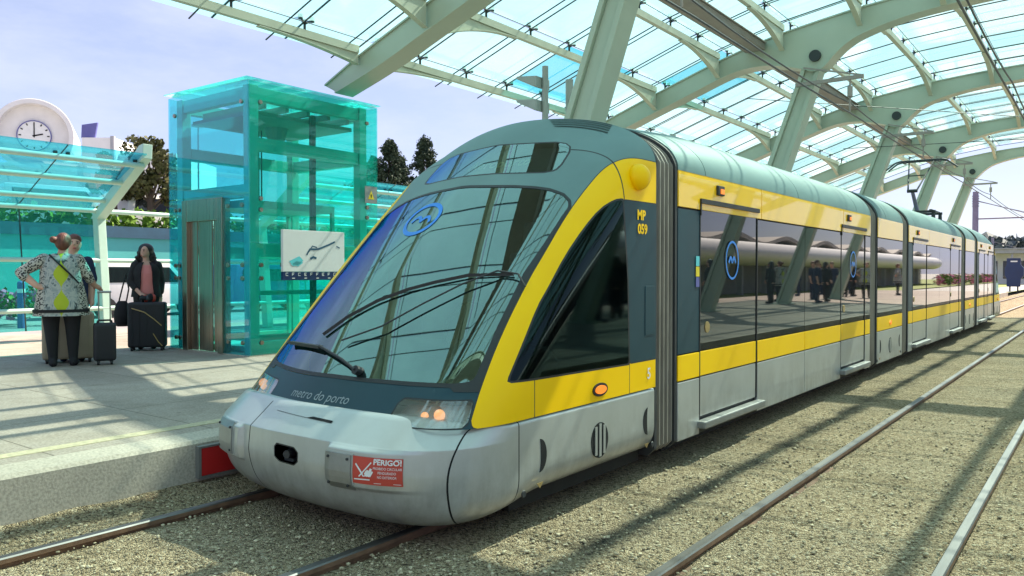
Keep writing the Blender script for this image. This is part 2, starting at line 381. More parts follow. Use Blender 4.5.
def thing(name, label, cat, loc=(0, 0, 0), rz=0, group=None):
    o = bpy.data.objects.new(name, None); link(o); o.location = loc; o.rotation_euler = (0, 0, rz)
    o.empty_display_size = .3
    o['label'] = label; o['category'] = cat
    if group: o['group'] = group
    return o
def tag(o, label, cat, group=None):
    o['label'] = label; o['category'] = cat
    if group: o['group'] = group
    return o
def struct(o): o['kind'] = 'structure'; return o
def stuff(o): o['kind'] = 'stuff'; return o
def copy_tree(o, parent=None, **props):
    c = o.copy(); COL.objects.link(c)
    if parent is not None: c.parent = parent
    for k, v in props.items(): c[k] = v
    for ch in list(o.children): copy_tree(ch, c)
    return c

def text_mesh(txt, size, extrude=0., bold=0.):
    cu = bpy.data.curves.new('t', 'FONT'); cu.body = txt; cu.size = size; cu.align_x = 'CENTER'; cu.align_y = 'CENTER'
    cu.offset = bold; cu.extrude = extrude; cu.resolution_u = 3
    o = bpy.data.objects.new('t', cu); COL.objects.link(o)
    dg = bpy.context.evaluated_depsgraph_get(); dg.update()
    me = bpy.data.meshes.new_from_object(o.evaluated_get(dg))
    vs = [tuple(v.co) for v in me.vertices]; fs = [tuple(p.vertices) for p in me.polygons]
    bpy.data.objects.remove(o); bpy.data.curves.remove(cu); bpy.data.meshes.remove(me)
    return vs, fs


# ------------------------------------------------------------------ the cab hull: an implicit solid, cut into its panels
def smax(a, b, k):
    h = np.maximum(k - np.abs(a - b), 0) / k
    return np.maximum(a, b) + h * h * k * .25
HW = 1.26; ZC = 2.42; RB = .62
def g_side(x, z):
    ax = np.abs(x)
    r = (np.sqrt((ax / HW) ** 2 + (np.maximum(z - ZC, 0) / RB) ** 2 + 1e-9) - 1) * RB
    return np.where(z <= ZC, ax - HW, r * np.where(z < ZC + .25, 1 + (HW / RB - 1) * np.clip((ZC + .25 - z) / .25, 0, 1), 1))
def sweep(x): return np.where(x < 0, SWEEP * x * x, 0.)
SWEEP = .20
def f_up(x, y, z):
    yf = 3.467 + 1.03 * (z - .935) - .08 * np.sin(np.pi * np.clip((z - .7) / 2.2, 0, 1)) + .05 * x * x + sweep(x)
    return smax(g_side(x, z), (yf - y) * .70, .35)
def sst(t): t = np.clip(t, 0, 1); return t * t * (3 - 2 * t)
def bulge(x, z):
    """raised pads that carry the towing plates"""
    h = sst((z - .345) / .03) * sst((.605 - z) / .03)
    return .034 * h * (sst((x - .415) / .03) * sst((1.10 - x) / .45) + sst((-.47 - x) / .03) * sst((x + 1.05) / .25))
def f_low(x, y, z):
    yb = 3.05 + 1.15 * np.clip(.47 - z, 0, 1) ** 2.0 + .10 * np.clip(z - .45, 0, 1) ** 1.2 + np.maximum(z - .60, 0) * 1.15 - bulge(x, z) + .06 * x * x + .55 * sweep(x)
    a = smax(np.abs(x) - HW, yb - y, .6)
    top = z - (.70 + .06 * np.clip((3.75 - y) / .4, 0, 1))
    t = np.clip((y - 3.3) / .9, 0, 1)
    bot = (.07 + .12 * t * t * (3 - 2 * t)) - z
    return smax(smax(a, top, .028), bot, .22)

def grad(fn, P, e=2e-3):
    g = np.stack([fn(P[:, 0] + e, P[:, 1], P[:, 2]) - fn(P[:, 0] - e, P[:, 1], P[:, 2]),
                  fn(P[:, 0], P[:, 1] + e, P[:, 2]) - fn(P[:, 0], P[:, 1] - e, P[:, 2]),
                  fn(P[:, 0], P[:, 1], P[:, 2] + e) - fn(P[:, 0], P[:, 1], P[:, 2] - e)], 1)
    return g / np.maximum(np.linalg.norm(g, axis=1, keepdims=True), 1e-9)

def hull_grid(fn, c, n, ext, sides):
    """cube-sphere sampling of fn=0 from centre c"""
    V = {}; verts = []; quads = []
    def vid(ix):
        if ix not in V:
            V[ix] = len(verts); verts.append(ix)
        return V[ix]
    for ax, sg in sides:
        o = [i for i in range(3) if i != ax]
        for i in range(n):
            for j in range(n):
                q = []
                for (a, b) in ((i, j), (i + 1, j), (i + 1, j + 1), (i, j + 1)):
                    t = [0, 0, 0]; t[ax] = n * sg; t[o[0]] = 2 * a - n; t[o[1]] = 2 * b - n
                    q.append(vid(tuple(t)))
                quads.append(tuple(q))
    D = np.array(verts, float) / n
    D = np.tan(D * .78) / math.tan(.78)
    D = D * np.array(ext)[None]
    D /= np.linalg.norm(D, axis=1, keepdims=True)
    lo = np.zeros(len(D)); hi = np.full(len(D), 8.0)
    for _ in range(44):
        mid = (lo + hi) / 2; P = c + D * mid[:, None]
        ins = fn(P[:, 0], P[:, 1], P[:, 2]) < 0
        lo = np.where(ins, mid, lo); hi = np.where(ins, hi, mid)
    return c + D * ((lo + hi) / 2)[:, None], quads

def split(P, faces, fld):
    """cut polygons by fld(P)=0 -> P2, faces with fld<0, faces with fld>0"""
    d = fld(P); neg = []; pos = []; newp = []; cache = {}; n0 = len(P)
    for f in faces:
        dv = [d[i] for i in f]
        if max(dv) <= 0: neg.append(f); continue
        if min(dv) >= 0: pos.append(f); continue
        a = []; b = []
        for k in range(len(f)):
            i, j = f[k], f[(k + 1) % len(f)]
            di, dj = d[i], d[j]
            if di <= 0: a.append(i)
            if di >= 0: b.append(i)
            if di * dj < 0:
                key = (min(i, j), max(i, j))
                if key not in cache:
                    cache[key] = n0 + len(newp); t = di / (di - dj); newp.append(P[i] * (1 - t) + P[j] * t)
                a.append(cache[key]); b.append(cache[key])
        if len(a) > 2: neg.append(tuple(a))
        if len(b) > 2: pos.append(tuple(b))
    if newp: P = np.vstack([P, np.array(newp)])
    return P, neg, pos

def poly_sd(Q, poly):
    poly = np.array(poly, float); d = np.full(len(Q), 1e9); ins = np.zeros(len(Q), bool)
    for k in range(len(poly)):
        a = poly[k]; b = poly[(k + 1) % len(poly)]; ab = b - a; ap = Q - a
        t = np.clip((ap @ ab) / max(ab @ ab, 1e-12), 0, 1)
        d = np.minimum(d, np.linalg.norm(ap - t[:, None] * ab, axis=1))
        c = ((a[1] > Q[:, 1]) != (b[1] > Q[:, 1]))
        with np.errstate(divide='ignore', invalid='ignore'):
            xx = a[0] + (Q[:, 1] - a[1]) * (b[0] - a[0]) / (b[1] - a[1] if b[1] != a[1] else 1e-12)
        ins ^= c & (Q[:, 0] < xx)
    return np.where(ins, -d, d)
def line_sd(Q, pts, w):
    pts = np.array(pts, float); d = np.full(len(Q), 1e9)
    for a, b in zip(pts[:-1], pts[1:]):
        ab = b - a; ap = Q - a; t = np.clip((ap @ ab) / max(ab @ ab, 1e-12), 0, 1)
        d = np.minimum(d, np.linalg.norm(ap - t[:, None] * ab, axis=1))
    return d - w
def yp(P): return P[:, 1] - sweep(P[:, 0])
def chart(P): return np.stack([(np.abs(P[:, 0]) + yp(P) - 3) / 2 ** .5 + np.where(P[:, 0] < 0, .22 * np.clip(-P[:, 0], 0, 1), 0), P[:, 2]], 1)
def chain(pts, it=2):
    """round a polyline a little (Chaikin) while keeping its ends"""
    pts = [tuple(p) for p in pts]
    for _ in range(it):
        o = [pts[0]]
        for a, b in zip(pts[:-1], pts[1:]):
            o += [(a[0] * .75 + b[0] * .25, a[1] * .75 + b[1] * .25), (a[0] * .25 + b[0] * .75, a[1] * .25 + b[1] * .75)]
        pts = o + [pts[-1]]
    return pts

TY0 = 3.1; TX = -4.1; TM = 17.0     # nose, track centre, middle of the tram
def hull_part(name, P, groups, mats, parent, fn, off=0.0):
    """groups: list of face lists, one per material; vertices in tram space"""
    used = {}; vs = []; fs = []; mi = []
    for k, g in enumerate(groups):
        for f in g:
            q = []
            for i in f:
                if i not in used: used[i] = len(vs); vs.append(P[i])
                q.append(used[i])
            fs.append(q); mi.append(k)
    A = np.array(vs); nn = grad(fn, A)
    if off: A = A + nn * off
    me = bpy.data.meshes.new(name); L = A - np.array([0, TM, 0])
    me.from_pydata([tuple(p) for p in L], [], fs)
    for m in mats: me.materials.append(m)
    me.polygons.foreach_set('material_index', mi)
    bm = bmesh.new(); bm.from_mesh(me); bm.normal_update()
    fl = [f for f in bm.faces if f.normal.dot(Vector(nn[f.verts[0].index])) < 0]
    bmesh.ops.reverse_faces(bm, faces=fl); bm.to_mesh(me); bm.free()
    me.polygons.foreach_set('use_smooth', [True] * len(me.polygons))
    me.normals_split_custom_set_from_vertices([tuple(n) for n in nn])
    o = bpy.data.objects.new(name, me); link(o, parent); return o

def project(fn, x, z, off=.004, y0=2.6, y1=6.5):
    x = np.asarray(x, float); z = np.asarray(z, float); lo = np.full(x.shape, y0); hi = np.full(x.shape, y1)
    for _ in range(40):
        m = (lo + hi) / 2; i = fn(x, m, z) < 0
        hi = np.where(i, m, hi); lo = np.where(i, lo, m)
    P = np.stack([x, hi, z], 1)
    return P + grad(fn, P) * off

tram = thing('tram', 'yellow and silver articulated tram with sloping windscreen standing at the platform', 'tram', (TX, TM, 0))
def T(mb, name, mats, parent=None, **k):
    """build tram-space geometry (x lateral, y along the track, z up) under the tram"""
    mb.v = [(p[0], p[1] - TM, p[2]) for p in mb.v]
    return mb.build(name, mats, parent or tram, **k)
def flat_on(fn, name, vs, fs, mat, parent=None, off=.004, mi=None):
    """lay flat (x,z) faces on the hull"""
    A = project(fn, [v[0] for v in vs], [v[1] for v in vs], off)
    mb = MB(); mb.v = [tuple(p) for p in A]; mb.f = [tuple(f) for f in fs]; mb.m = mi or [0] * len(fs)
    return T(mb, name, mat, parent)

YELLOW_OUT = [(1.161, .734), (1.232, .922), (1.381, 1.224), (1.586, 1.555), (1.711, 1.728), (1.898, 1.994), (2.067, 2.192), (2.24, 2.371), (2.393, 2.448), (2.52, 2.468), (2.661, 2.464)]
SIDE_WIN = [(1.409, .951), (1.508, 1.133), (1.637, 1.384), (1.716, 1.492), (1.859, 1.707), (2.024, 1.905), (2.165, 2.045), (2.29, 2.117), (2.369, 2.133), (2.422, 1.548), (2.438, .93)]
yel_poly = [(4, .700), (1.185, .705)] + chain(YELLOW_OUT) + [(4, 2.464)]
win_poly = chain(SIDE_WIN[:9], 1) + SIDE_WIN[9:]
pan_poly = [(2.385, 2.133), (4, 2.148), (4, .93), (2.454, .93)]
ws_poly = [(-9, .932), (.317, .932), (.531, .93), (.824, .935), (1.09, .945), (1.165, .955), (1.20, .975), (1.36, 1.27), (1.56, 1.60), (1.72, 1.80), (1.87, 1.994), (1.925, 2.06), (1.932, 2.105), (1.905, 2.15), (1.83, 2.195), (1.74, 2.22), (1.603, 2.243), (1.306, 2.272), (-9, 2.272)]
disp_poly = [(-9, 2.672), (1.531, 2.671), (1.98, 2.630), (2.04, 2.607), (2.056, 2.575), (2.037, 2.526), (1.96, 2.42), (1.907, 2.372), (1.83, 2.362), (1.485, 2.392), (-9, 2.425)]
head_poly = [(.689, .724), (.754, .82), (.79, .846), (1.185, .856), (1.148, .74), (1.130, .715), (.777, .71)]

P, F = hull_grid(f_up, np.array([0, 6.0, 1.55]), 120, (1.3, 2.0, 1.2), [(1, -1), (0, -1), (0, 1), (2, 1)])
P, F, _ = split(P, F, lambda p: p[:, 1] - 5.62)
P, _, F = split(P, F, lambda p: p[:, 2] - .705)
reg = {}
def take(name, fld, ring=0.0, ringname=None):
    global P, F
    if ring:
        P, a, F = split(P, F, lambda p: fld(p) - ring)
        P, reg[name], g = split(P, a, fld); reg[ringname] = g
    else:
        P, reg[name], F = split(P, F, fld)
def groove(name, sfun, w, mask):
    """cut a thin line sfun=0 of half width w, only where mask<0"""
    global P, F
    P, inn, out = split(P, F, mask)
    P, a, b = split(P, inn, lambda p: sfun(p) + w)
    P, g, b = split(P, b, lambda p: sfun(p) - w)
    reg[name] = reg.get(name, []) + g; F = out + a + b
take('win', lambda p: poly_sd(chart(p), win_poly), .014, 'wring')
take('pan', lambda p: poly_sd(chart(p), pan_poly), .008, 'pring')
take('ws', lambda p: poly_sd(chart(p), ws_poly), .022, 'wsring')
take('disp', lambda p: poly_sd(chart(p), disp_poly), .012, 'dring')
groove('seam1', lambda p: yp(p) - 5.12, .006, lambda p: 2.13 - p[:, 2])
for q in (3.985, 5.20): groove('seam2', lambda p: yp(p) - q, .004, lambda p: np.maximum(p[:, 2] - .94, .9 - np.abs(p[:, 0])))
take('yel', lambda p: poly_sd(chart(p), yel_poly), .006, 'yring')
take('wsb', lambda p: np.maximum(np.maximum(poly_sd(chart(p), ws_poly) - .13, p[:, 2] - 2.02), .90 - p[:, 2]) + np.where(chart(p)[:, 0] < 1.05, 1., 0))
reg['wsring'] += reg['wsb']
take('head', lambda p: poly_sd(chart(p), head_poly), .008, 'hring')
take('apron', lambda p: np.where(chart(p)[:, 0] < 1.6, p[:, 2] - .945, 1.))
reg['roof'] = F
def half(fs, sg): return [f for f in fs if sg * sum(P[i][0] for i in f) > 0]
for sg in (1, -1):
    hull_part('cab_side_panel', P, [half(reg['yel'], sg), half(reg['seam2'] + reg['yring'], sg)], [M['yellow'], M['black']], tram, f_up)
    hull_part('cab_door_panel', P, [half(reg['pan'], sg), half(reg['pring'], sg)], [M['panel'], M['black']], tram, f_up)
    hull_part('cab_side_window', P, [half(reg['win'], sg), half(reg['wring'], sg)], [M['sideg'], M['black']], tram, f_up)
hull_part('cab_roof', P, [reg['roof'], reg['seam1']], [M['roofp'], M['black']], tram, f_up)
apron = hull_part('apron_panel', P, [reg['apron'], reg['hring']], [M['panel'], M['black']], tram, f_up)
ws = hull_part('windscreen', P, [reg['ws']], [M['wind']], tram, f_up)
hull_part('windscreen_seal', P, [reg['wsring']], [M['black']], tram, f_up, .003)
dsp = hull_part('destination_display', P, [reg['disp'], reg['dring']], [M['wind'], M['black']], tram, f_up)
hull_part('display_board', P, [reg['disp']], [M['disp']], dsp, f_up, -.05)
for sg in (1, -1):
    hl = hull_part('headlight', P, [half(reg['head'], sg)], [M['lens']], tram, f_up)
    hull_part('reflector', P, [half(reg['head'], sg)], [M['silver2']], hl, f_up, -.06)
    for (hx, hz, rr) in ((.90, .79, .024), (1.0, .80, .034)):
        pp = project(f_up, [sg * hx], [hz], -.045)[0]
        mb = MB(); mb.ball(pp, rr, 14, 10); T(mb, 'bulb', M['bulb'], hl, smooth=True)

# bumper and front skirt
P, F = hull_grid(f_low, np.array([0, 4.7, .44]), 170, (1.4, 1.75, .55), [(1, -1), (0, -1), (0, 1), (2, 1), (2, -1)])
P, F, _ = split(P, F, lambda p: p[:, 1] - 5.60)
reg = {}
GAP = chain([(1.175, .705), (1.13, .68), (1.06, .58), (1.018, .435), (1.035, .25), (1.075, .14), (1.13, .08)], 2)
gz_ = np.array([g[1] for g in GAP[::-1]]); ga_ = np.array([g[0] for g in GAP[::-1]])
groove('gap1', lambda p: chart(p)[:, 0] - np.interp(p[:, 2], gz_, ga_), .006, lambda p: .6 - p[:, 0])
groove('gap2', lambda p: yp(p) - 3.822, .005, lambda p: p[:, 2] - .72)
groove('gap3', lambda p: p[:, 0] + .40 - .06 * np.abs(p[:, 2] - .45), .005, lambda p: np.maximum(p[:, 1] - 3.5, p[:, 2] - .74))
def cpl(p): return poly_sd(np.stack([p[:, 0], p[:, 2]], 1), [(-.07, .525), (.10, .52), (.135, .495), (.135, .445), (.10, .42), (-.04, .425), (-.085, .45), (-.09, .505)])
take('hole', lambda p: np.where(p[:, 1] < 3.4, cpl(p), 1.), .008, 'hring')
P, sk, F = split(P, F, lambda p: 3.822 - yp(p))
allgap = reg['gap1'] + reg['gap2'] + reg['gap3']
bum = hull_part('front_bumper', P, [F, allgap, reg['hring']], [M['silver'], M['hole'], M['black']], tram, f_low)
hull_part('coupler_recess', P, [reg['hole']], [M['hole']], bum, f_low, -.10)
for sg in (1, -1):
    hull_part('cab_skirt', P, [half(sk, sg)], [M['silver']], tram, f_low)
mb = MB(); mb.tube((.0, 3.12, .47), (.02, 3.06, .47), .03, .025, 12); mb.box(-.04, .05, 3.09, 3.14, .42, .44); T(mb, 'coupler_pin', M['dark'], bum, smooth=True)
# dark slot along the bumper shoulder
xs = np.linspace(-.30, .32, 14); A = project(f_low, np.r_[xs, xs], np.r_[.712 - .03 * (xs + .3), .700 - .03 * (xs + .3)], .003)
n = len(xs); mb = MB(); mb.add(A, [(i, i + 1, n + i + 1, n + i) for i in range(n - 1)]); T(mb, 'bumper_slot', M['hole'], bum)

def surf_plate(fn, cx, cz, w, h, th, name, mat, parent, tilt=0.):
    """a bolted plate following the hull"""
    gx = np.linspace(cx - w / 2, cx + w / 2, 7); gz = np.linspace(cz - h / 2, cz + h / 2, 7)
    X, Z = np.meshgrid(gx, gz); out = project(fn, X.ravel(), Z.ravel(), th); inn = project(fn, X.ravel(), Z.ravel(), -.02)
    mb = MB(); q = [(j * 7 + i, j * 7 + i + 1, (j + 1) * 7 + i + 1, (j + 1) * 7 + i) for j in range(6) for i in range(6)]
    mb.add(out, q)
    edge = [i for i in range(7)] + [j * 7 + 6 for j in range(1, 7)] + [42 + i for i in range(5, -1, -1)] + [j * 7 for j in range(5, 0, -1)]
    E = [out[i] for i in edge] + [inn[i] for i in edge]; m = len(edge)
    mb.add(E, [(i, (i + 1) % m, m + (i + 1) % m, m + i) for i in range(m)])
    return T(mb, name, mat, parent)
def bolts(fn, pts, parent, off, r=.009):
    for (x, z) in pts:
        p = project(fn, [x], [z], off)[0]; nn = grad(fn, p[None])[0]
        mb = MB(); mb.tube(p - nn * .004, p + nn * .006, r, r * .9, 8); T(mb, 'bolt', M['dark'], parent)
for cx, cz, w in ((.54, .455, .205), (-.70, .49, .26)):
    sh = surf_plate(f_low, cx + .005, cz, w + .012, .215, .006, 'plate_surround', M['silver'], bum)
    pl_ = surf_plate(f_low, cx, cz, w, .20, .014, 'towing_plate', M['silver2'], bum)
    bolts(f_low, [(cx + i * (w / 2 - .025), cz + j * .075) for i in (-1, 1) for j in (-1, 1)], pl_, .014)

# red warning notice PERIGO beside the right plate
sx, sz, swd, shd = .802, .478, .30, .155
gx = np.linspace(sx - swd / 2, sx + swd / 2, 9); gz = np.linspace(sz - shd / 2, sz + shd / 2, 5)
vs = [(x, z) for z in gz for x in gx]; fs = [(j * 9 + i, j * 9 + i + 1, (j + 1) * 9 + i + 1, (j + 1) * 9 + i) for j in range(4) for i in range(8)]
notice = flat_on(f_low, 'warning_notice', vs, fs, M['red'], bum, .004); notice['label'] = 'red warning notice with white lettering and pictogram'
def dense(poly, n=6):
    o = []
    for a, b in zip(poly, poly[1:] + poly[:1]):
        for k in range(n): o.append((a[0] + (b[0] - a[0]) * k / n, a[1] + (b[1] - a[1]) * k / n))
    return o
def stroke2d(pts, w):
    """flat ribbon along a polyline -> verts, quads"""
    vs = []; fs = []
    for k, p in enumerate(pts):
        a = Vector(pts[max(k - 1, 0)]); b = Vector(pts[min(k + 1, len(pts) - 1)]); d = (b - a).normalized(); nn = Vector((-d.y, d.x)) * w / 2
        vs += [(p[0] + nn.x, p[1] + nn.y), (p[0] - nn.x, p[1] - nn.y)]
    for k in range(len(pts) - 1): fs.append((2 * k, 2 * k + 1, 2 * k + 3, 2 * k + 2))
    return vs, fs
def lay(fn, name, items, mat, parent, off):
    V = []; Fc = []
    for vs, fs in items:
        k = len(V); V += vs; Fc += [tuple(i + k for i in f) for f in fs]
    return flat_on(fn, name, V, Fc, mat, parent, off)
items = []
tv, tf = text_mesh('PERIGO!', .042, bold=.0012); items.append(([(sx + .068 + v[0], sz + .052 + v[1]) for v in tv], tf))
for k, s_ in enumerate(('PROIBIDO CIRCULAR', 'PENDURADO', 'NO EXTERIOR')):
    tv, tf = text_mesh(s_, .020); items.append(([(sx + .068 + v[0] * .82, sz + .018 - k * .024 + v[1]) for v in tv], tf))
items.append(stroke2d([(sx - .006, sz + .071), (sx + .142, sz + .071)], .003)); items.append(stroke2d([(sx - .006, sz - .066), (sx + .142, sz - .066)], .003))
for st, w in (([(-.135, -.052), (-.03, -.048)], .007), ([(-.125, .035), (-.075, -.02)], .010), ([(-.12, .03), (-.07, -.03), (-.05, -.025)], .008), ([(-.10, -.035), (-.022, .05)], .007),
              ([(-.052, -.03), (-.04, .005)], .016), ([(-.04, -.03), (-.022, .015)], .014), ([(-.03, -.03), (-.012, .0)], .010), ([(-.062, -.02), (-.05, .0)], .008)):
    items.append(stroke2d([(sx + p[0], sz + p[1]) for p in st], w))
lay(f_low, 'notice_lettering', items, M['white'], notice, .007)

# lettering on the apron, the round badge on the windscreen, the display text
tv, tf = text_mesh('metro do porto', .088)
lay(f_up, 'apron_lettering', [([(.02 + v[0] * 1.02, .80 + v[1] * .85) for v in tv], tf)], M['letter'], apron, .003)
items = []
ring = [(-.20 + .165 * math.cos(t), 2.02 + .122 * math.sin(t)) for t in np.linspace(0, 2 * math.pi, 49)]
items.append(stroke2d(ring, .030))
wave = []
for t in np.linspace(0, 1, 40):
    wave.append((-.20 + (t - .5) * .20, 2.02 + (.045 * abs(math.sin(2 * math.pi * t)) ** .7 - .028) * 1.0))
items.append(stroke2d(wave, .024))
lay(f_up, 'round_badge', items, M['blue'], ws, .004)
tv, tf = text_mesh('Aeroporto', .15, bold=.003)
lay(lambda x, y, z: f_up(x, y - .045, z), 'display_lettering', [([(.14 + v[0] * .95, 2.485 + v[1] * .72) for v in tv], tf)], M['amberl'], dsp, .0)

# wiper
wp = project(f_up, [-.74, -.50, -.25], [1.065, 1.065, 1.066], .03); wq = project(f_up, [-.25, .057, .24], [1.066, 1.003, .95], .045)
mb = MB()
mb.beam(wp[0], wp[2], .035, .022, mi=0); mb.poly_tube([wq[0], wq[1], wq[2]], .010); mb.tube(wq[2], wq[2] + np.array([0, .05, -.02]), .03, .03, 12)
T(mb, 'wiper', M['black'], tram)

# the long second wiper lying across the middle of the screen
def run(pts, off): return project(f_up, [p[0] for p in pts], [p[1] for p in pts], off)
bl = run([(-.349, 1.152), (-.199, 1.281), (0, 1.396), (.217, 1.475), (.411, 1.524), (.664, 1.573), (1.001, 1.58)], .018)
ar = run([(-.063, 1.115), (.225, 1.218), (.452, 1.366), (.68, 1.5), (.895, 1.587), (1.039, 1.568), (1.11, 1.49)], .040)
tp = run([(.40, 1.53), (.508, 1.607), (.694, 1.641), (.906, 1.626), (1.06, 1.561)], .03)
mb = MB(); 
for a, b in zip(bl[:-1], bl[1:]): mb.beam(a, b, .010, .022)
w_ = T(mb, 'wiper', M['black'], tram)
mb = MB(); mb.poly_tube(list(ar), .006); T(mb, 'wiper_arm', M['dark'], w_)

# what shows through the glass: dashboard, driver seat, rear partition, floor
mb = MB(); mb.prism([(4.0, .92), (4.05, 1.02), (4.5, 1.10), (4.65, 1.0), (4.65, .5), (4.0, .6)], 'x', -.95, 1.0); T(mb, 'dashboard', M['inter'], tram, bevel=.03)
mb = MB(); mb.box(-1.15, 1.15, 5.5, 5.56, .5, 2.45); T(mb, 'partition', M['inter'], tram)
mb = MB(); mb.box(-1.22, 1.22, 3.9, 5.6, .55, .6); T(mb, 'cab_floor', M['dark'], tram)
mb = MB()
mb.box(.05, .55, 4.75, 5.2, .95, 1.07); mb.prism([(5.15, 1.0), (5.27, 1.02), (5.40, 1.75), (5.28, 1.78)], 'x', .07, .53); mb.prism([(5.31, 1.80), (5.39, 1.80), (5.42, 2.02), (5.34, 2.03)], 'x', .17, .43); mb.box(.22, .38, 4.85, 5.05, .6, .95)
T(mb, 'driver_seat', M['inter2'], tram, bevel=.04)
mb = MB(); c0 = Vector((.3, 4.45, 1.22)); pts = [c0 + Vector((.19 * math.cos(t), .09 * math.sin(t), .17 * math.sin(t))) for t in np.linspace(0, 2 * math.pi, 25)]
mb.poly_tube(pts, .014); T(mb, 'steering_ring', M['black'], tram)

# yellow side pods and cab side details
mb = MB(); mb.ball((1.268, 5.32, 2.32), (.085, .10, .10), 24, 16)
T(mb, 'camera_pod', M['yellow'], tram, smooth=True, label='yellow rounded camera pod above the cab door')
def side_poly(pts, name, mat, parent, x=1.264, th=.004, both=False):
    mb = MB(); mb.prism(pts, 'x', x - th, x); return T(mb, name, mat, parent)
def ell(cy, cz, ry, rz, n=24, a0=0, a1=2 * math.pi): return [(cy + ry * math.cos(t), cz + rz * math.sin(t)) for t in np.linspace(a0, a1, n, endpoint=False)]
def skirt_vents(cy, sg, flip=1):
    X = lambda a, b: (min(sg * a, sg * b), max(sg * a, sg * b))
    for d, s in ((-.73, 1), (.72, -1)):
        cy2 = cy + d
        out = [(cy2 + s * .075 * math.cos(t), .455 + .105 * math.sin(t)) for t in np.linspace(-math.pi / 2, math.pi / 2, 12)]
        inn = [(cy2 + s * .012 * math.cos(t), .455 + .105 * math.sin(t)) for t in np.linspace(math.pi / 2, -math.pi / 2, 12)]
        vt = MB(); vt.prism(out + inn[1:-1], 'x', *X(1.255, 1.263)); T(vt, 'skirt_vent', M['hole'], tram)
    vt = MB(); vt.prism(ell(cy, .43, .115, .125), 'x', *X(1.255, 1.263)); v = T(vt, 'skirt_vent', M['hole'], tram)
    for q in (-.055, 0, .055):
        hh = .125 * math.sqrt(max(0, 1 - (q / .115) ** 2)) - .01; br = MB(); br.box(*X(1.258, 1.268), cy + q - .014, cy + q + .014, .43 - hh, .43 + hh); T(br, 'vent_bar', M['silver'], v)
    for d in (-.73, .70):
        mk = MB(); mk.prism([(cy + d - .035, .285), (cy + d + .035, .285), (cy + d, .25)], 'x', *X(1.26, 1.2635)); T(mk, 'jacking_mark', M['gold'], tram)
    for d, z in ((-.90, .25), (.80, .26)):
        bt = MB(); bt.tube((sg * 1.258, cy + d, z), (sg * 1.266, cy + d, z), .024, .02, 12); T(bt, 'skirt_bolt', M['dark'], tram)
for sg in (1, -1):
    skirt_vents(4.77, sg)
    mb = MB(); mb.prism(ell(4.77, .785, .10, .047), 'x', sg * 1.25, sg * 1.268); ml = T(mb, 'side_marker', M['black'], tram)
    mb = MB(); mb.prism(ell(4.77, .785, .075, .03), 'x', sg * 1.268, sg * 1.274); T(mb, 'marker_lens', M['amber'], ml)
    mb = MB(); mb.prism([(5.44, 1.12), (5.59, 1.12), (5.59, 1.50), (5.44, 1.50)], 'x', sg * 1.259, sg * 1.2645); T(mb, 'hatch', M['panel'], tram, bevel=.003)
def side_text(s, cy, cz, size, mat, name, bold=0.):
    tv, tf = text_mesh(s, size, bold=bold); mb = MB(); mb.add([(1.2655, cy + v[0], cz + v[1]) for v in tv], tf); return T(mb, name, mat)
side_text('MP', 5.37, 2.035, .102, M['yellow'], 'fleet_lettering', .004)
side_text('059', 5.39, 1.93, .102, M['yellow'], 'fleet_number', .004)
side_text('5', 5.50, .82, .12, M['white2'], 'door_numeral', .002)
# roof louvres: dark slits following the roof curve
for k in range(5):
    x = np.linspace(.42 - .04 * k, .93 - .012 * k, 11); y0 = 5.44 + k * .038; n = len(x)
    lo = np.full(n, 2.0); hi = np.full(n, 3.4)
    for _ in range(40):
        m = (lo + hi) / 2; i = f_up(x, np.full(n, y0), m) < 0; lo = np.where(i, m, lo); hi = np.where(i, hi, m)
    mb = MB(); A = [(x[i], y0 - .008, lo[i] + .004) for i in range(n)] + [(x[i], y0 + .010, lo[i] + .008) for i in range(n)]
    mb.add(A, [(i, i + 1, n + i + 1, n + i) for i in range(n - 1)]); T(mb, 'roof_louvre', M['hole'], tram)

# rear cab: the same panels turned round
for ch in list(tram.children):
    if ch.name.split('.')[0] in ('cab_side_panel', 'cab_roof', 'apron_panel', 'cab_door_panel', 'windscreen', 'windscreen_seal', 'cab_side_window', 'destination_display', 'front_bumper', 'cab_skirt', 'skirt_vent', 'headlight', 'side_marker', 'partition', 'jacking_mark', 'skirt_bolt'):
        if ch.name.startswith('headlight') or ch.name.startswith(('windscreen', 'destination_display', 'front_bumper')):
            c = ch.copy(); COL.objects.link(c); c.parent = tram
        else: c = copy_tree(ch, tram)
        c.rotation_euler = (0, 0, math.pi)

# ------------------------------------------------------------------ tram sections
def prof(n=28, hw=HW, rb=RB, z0=ZC):
    return [(hw * math.cos(t), z0 + rb * math.sin(t)) for t in np.linspace(0, math.pi, n)]
XT = np.cos(np.linspace(0, math.pi, 41)); _lo = np.full(41, 1.5); _hi = np.full(41, 3.4)
for _ in range(40):
    _m = (_lo + _hi) / 2; _i = f_up(XT * HW * .995, np.full(41, 5.6), _m) < 0; _lo = np.where(_i, _m, _lo); _hi = np.where(_i, _hi, _m)
ZHULL = np.maximum(_lo, ZC - .05)          # roof line of the cab where it meets the first bellows
def roof_line(y):
    """roof outline: starts as the cab's own section, swells to the full roof farther back"""
    yy = min(y, 34.0 - y); t = min(max((yy - 5.6) / 1.7, 0), 1); t = t * t * (3 - 2 * t)
    ze = ZC + RB * np.sqrt(np.maximum(0, 1 - XT ** 2)); zh = ZHULL if y < 17 else ZHULL[::-1]
    return [(HW * x, float(h * (1 - t) + e * t)) for x, h, e in zip(XT, zh, ze)]
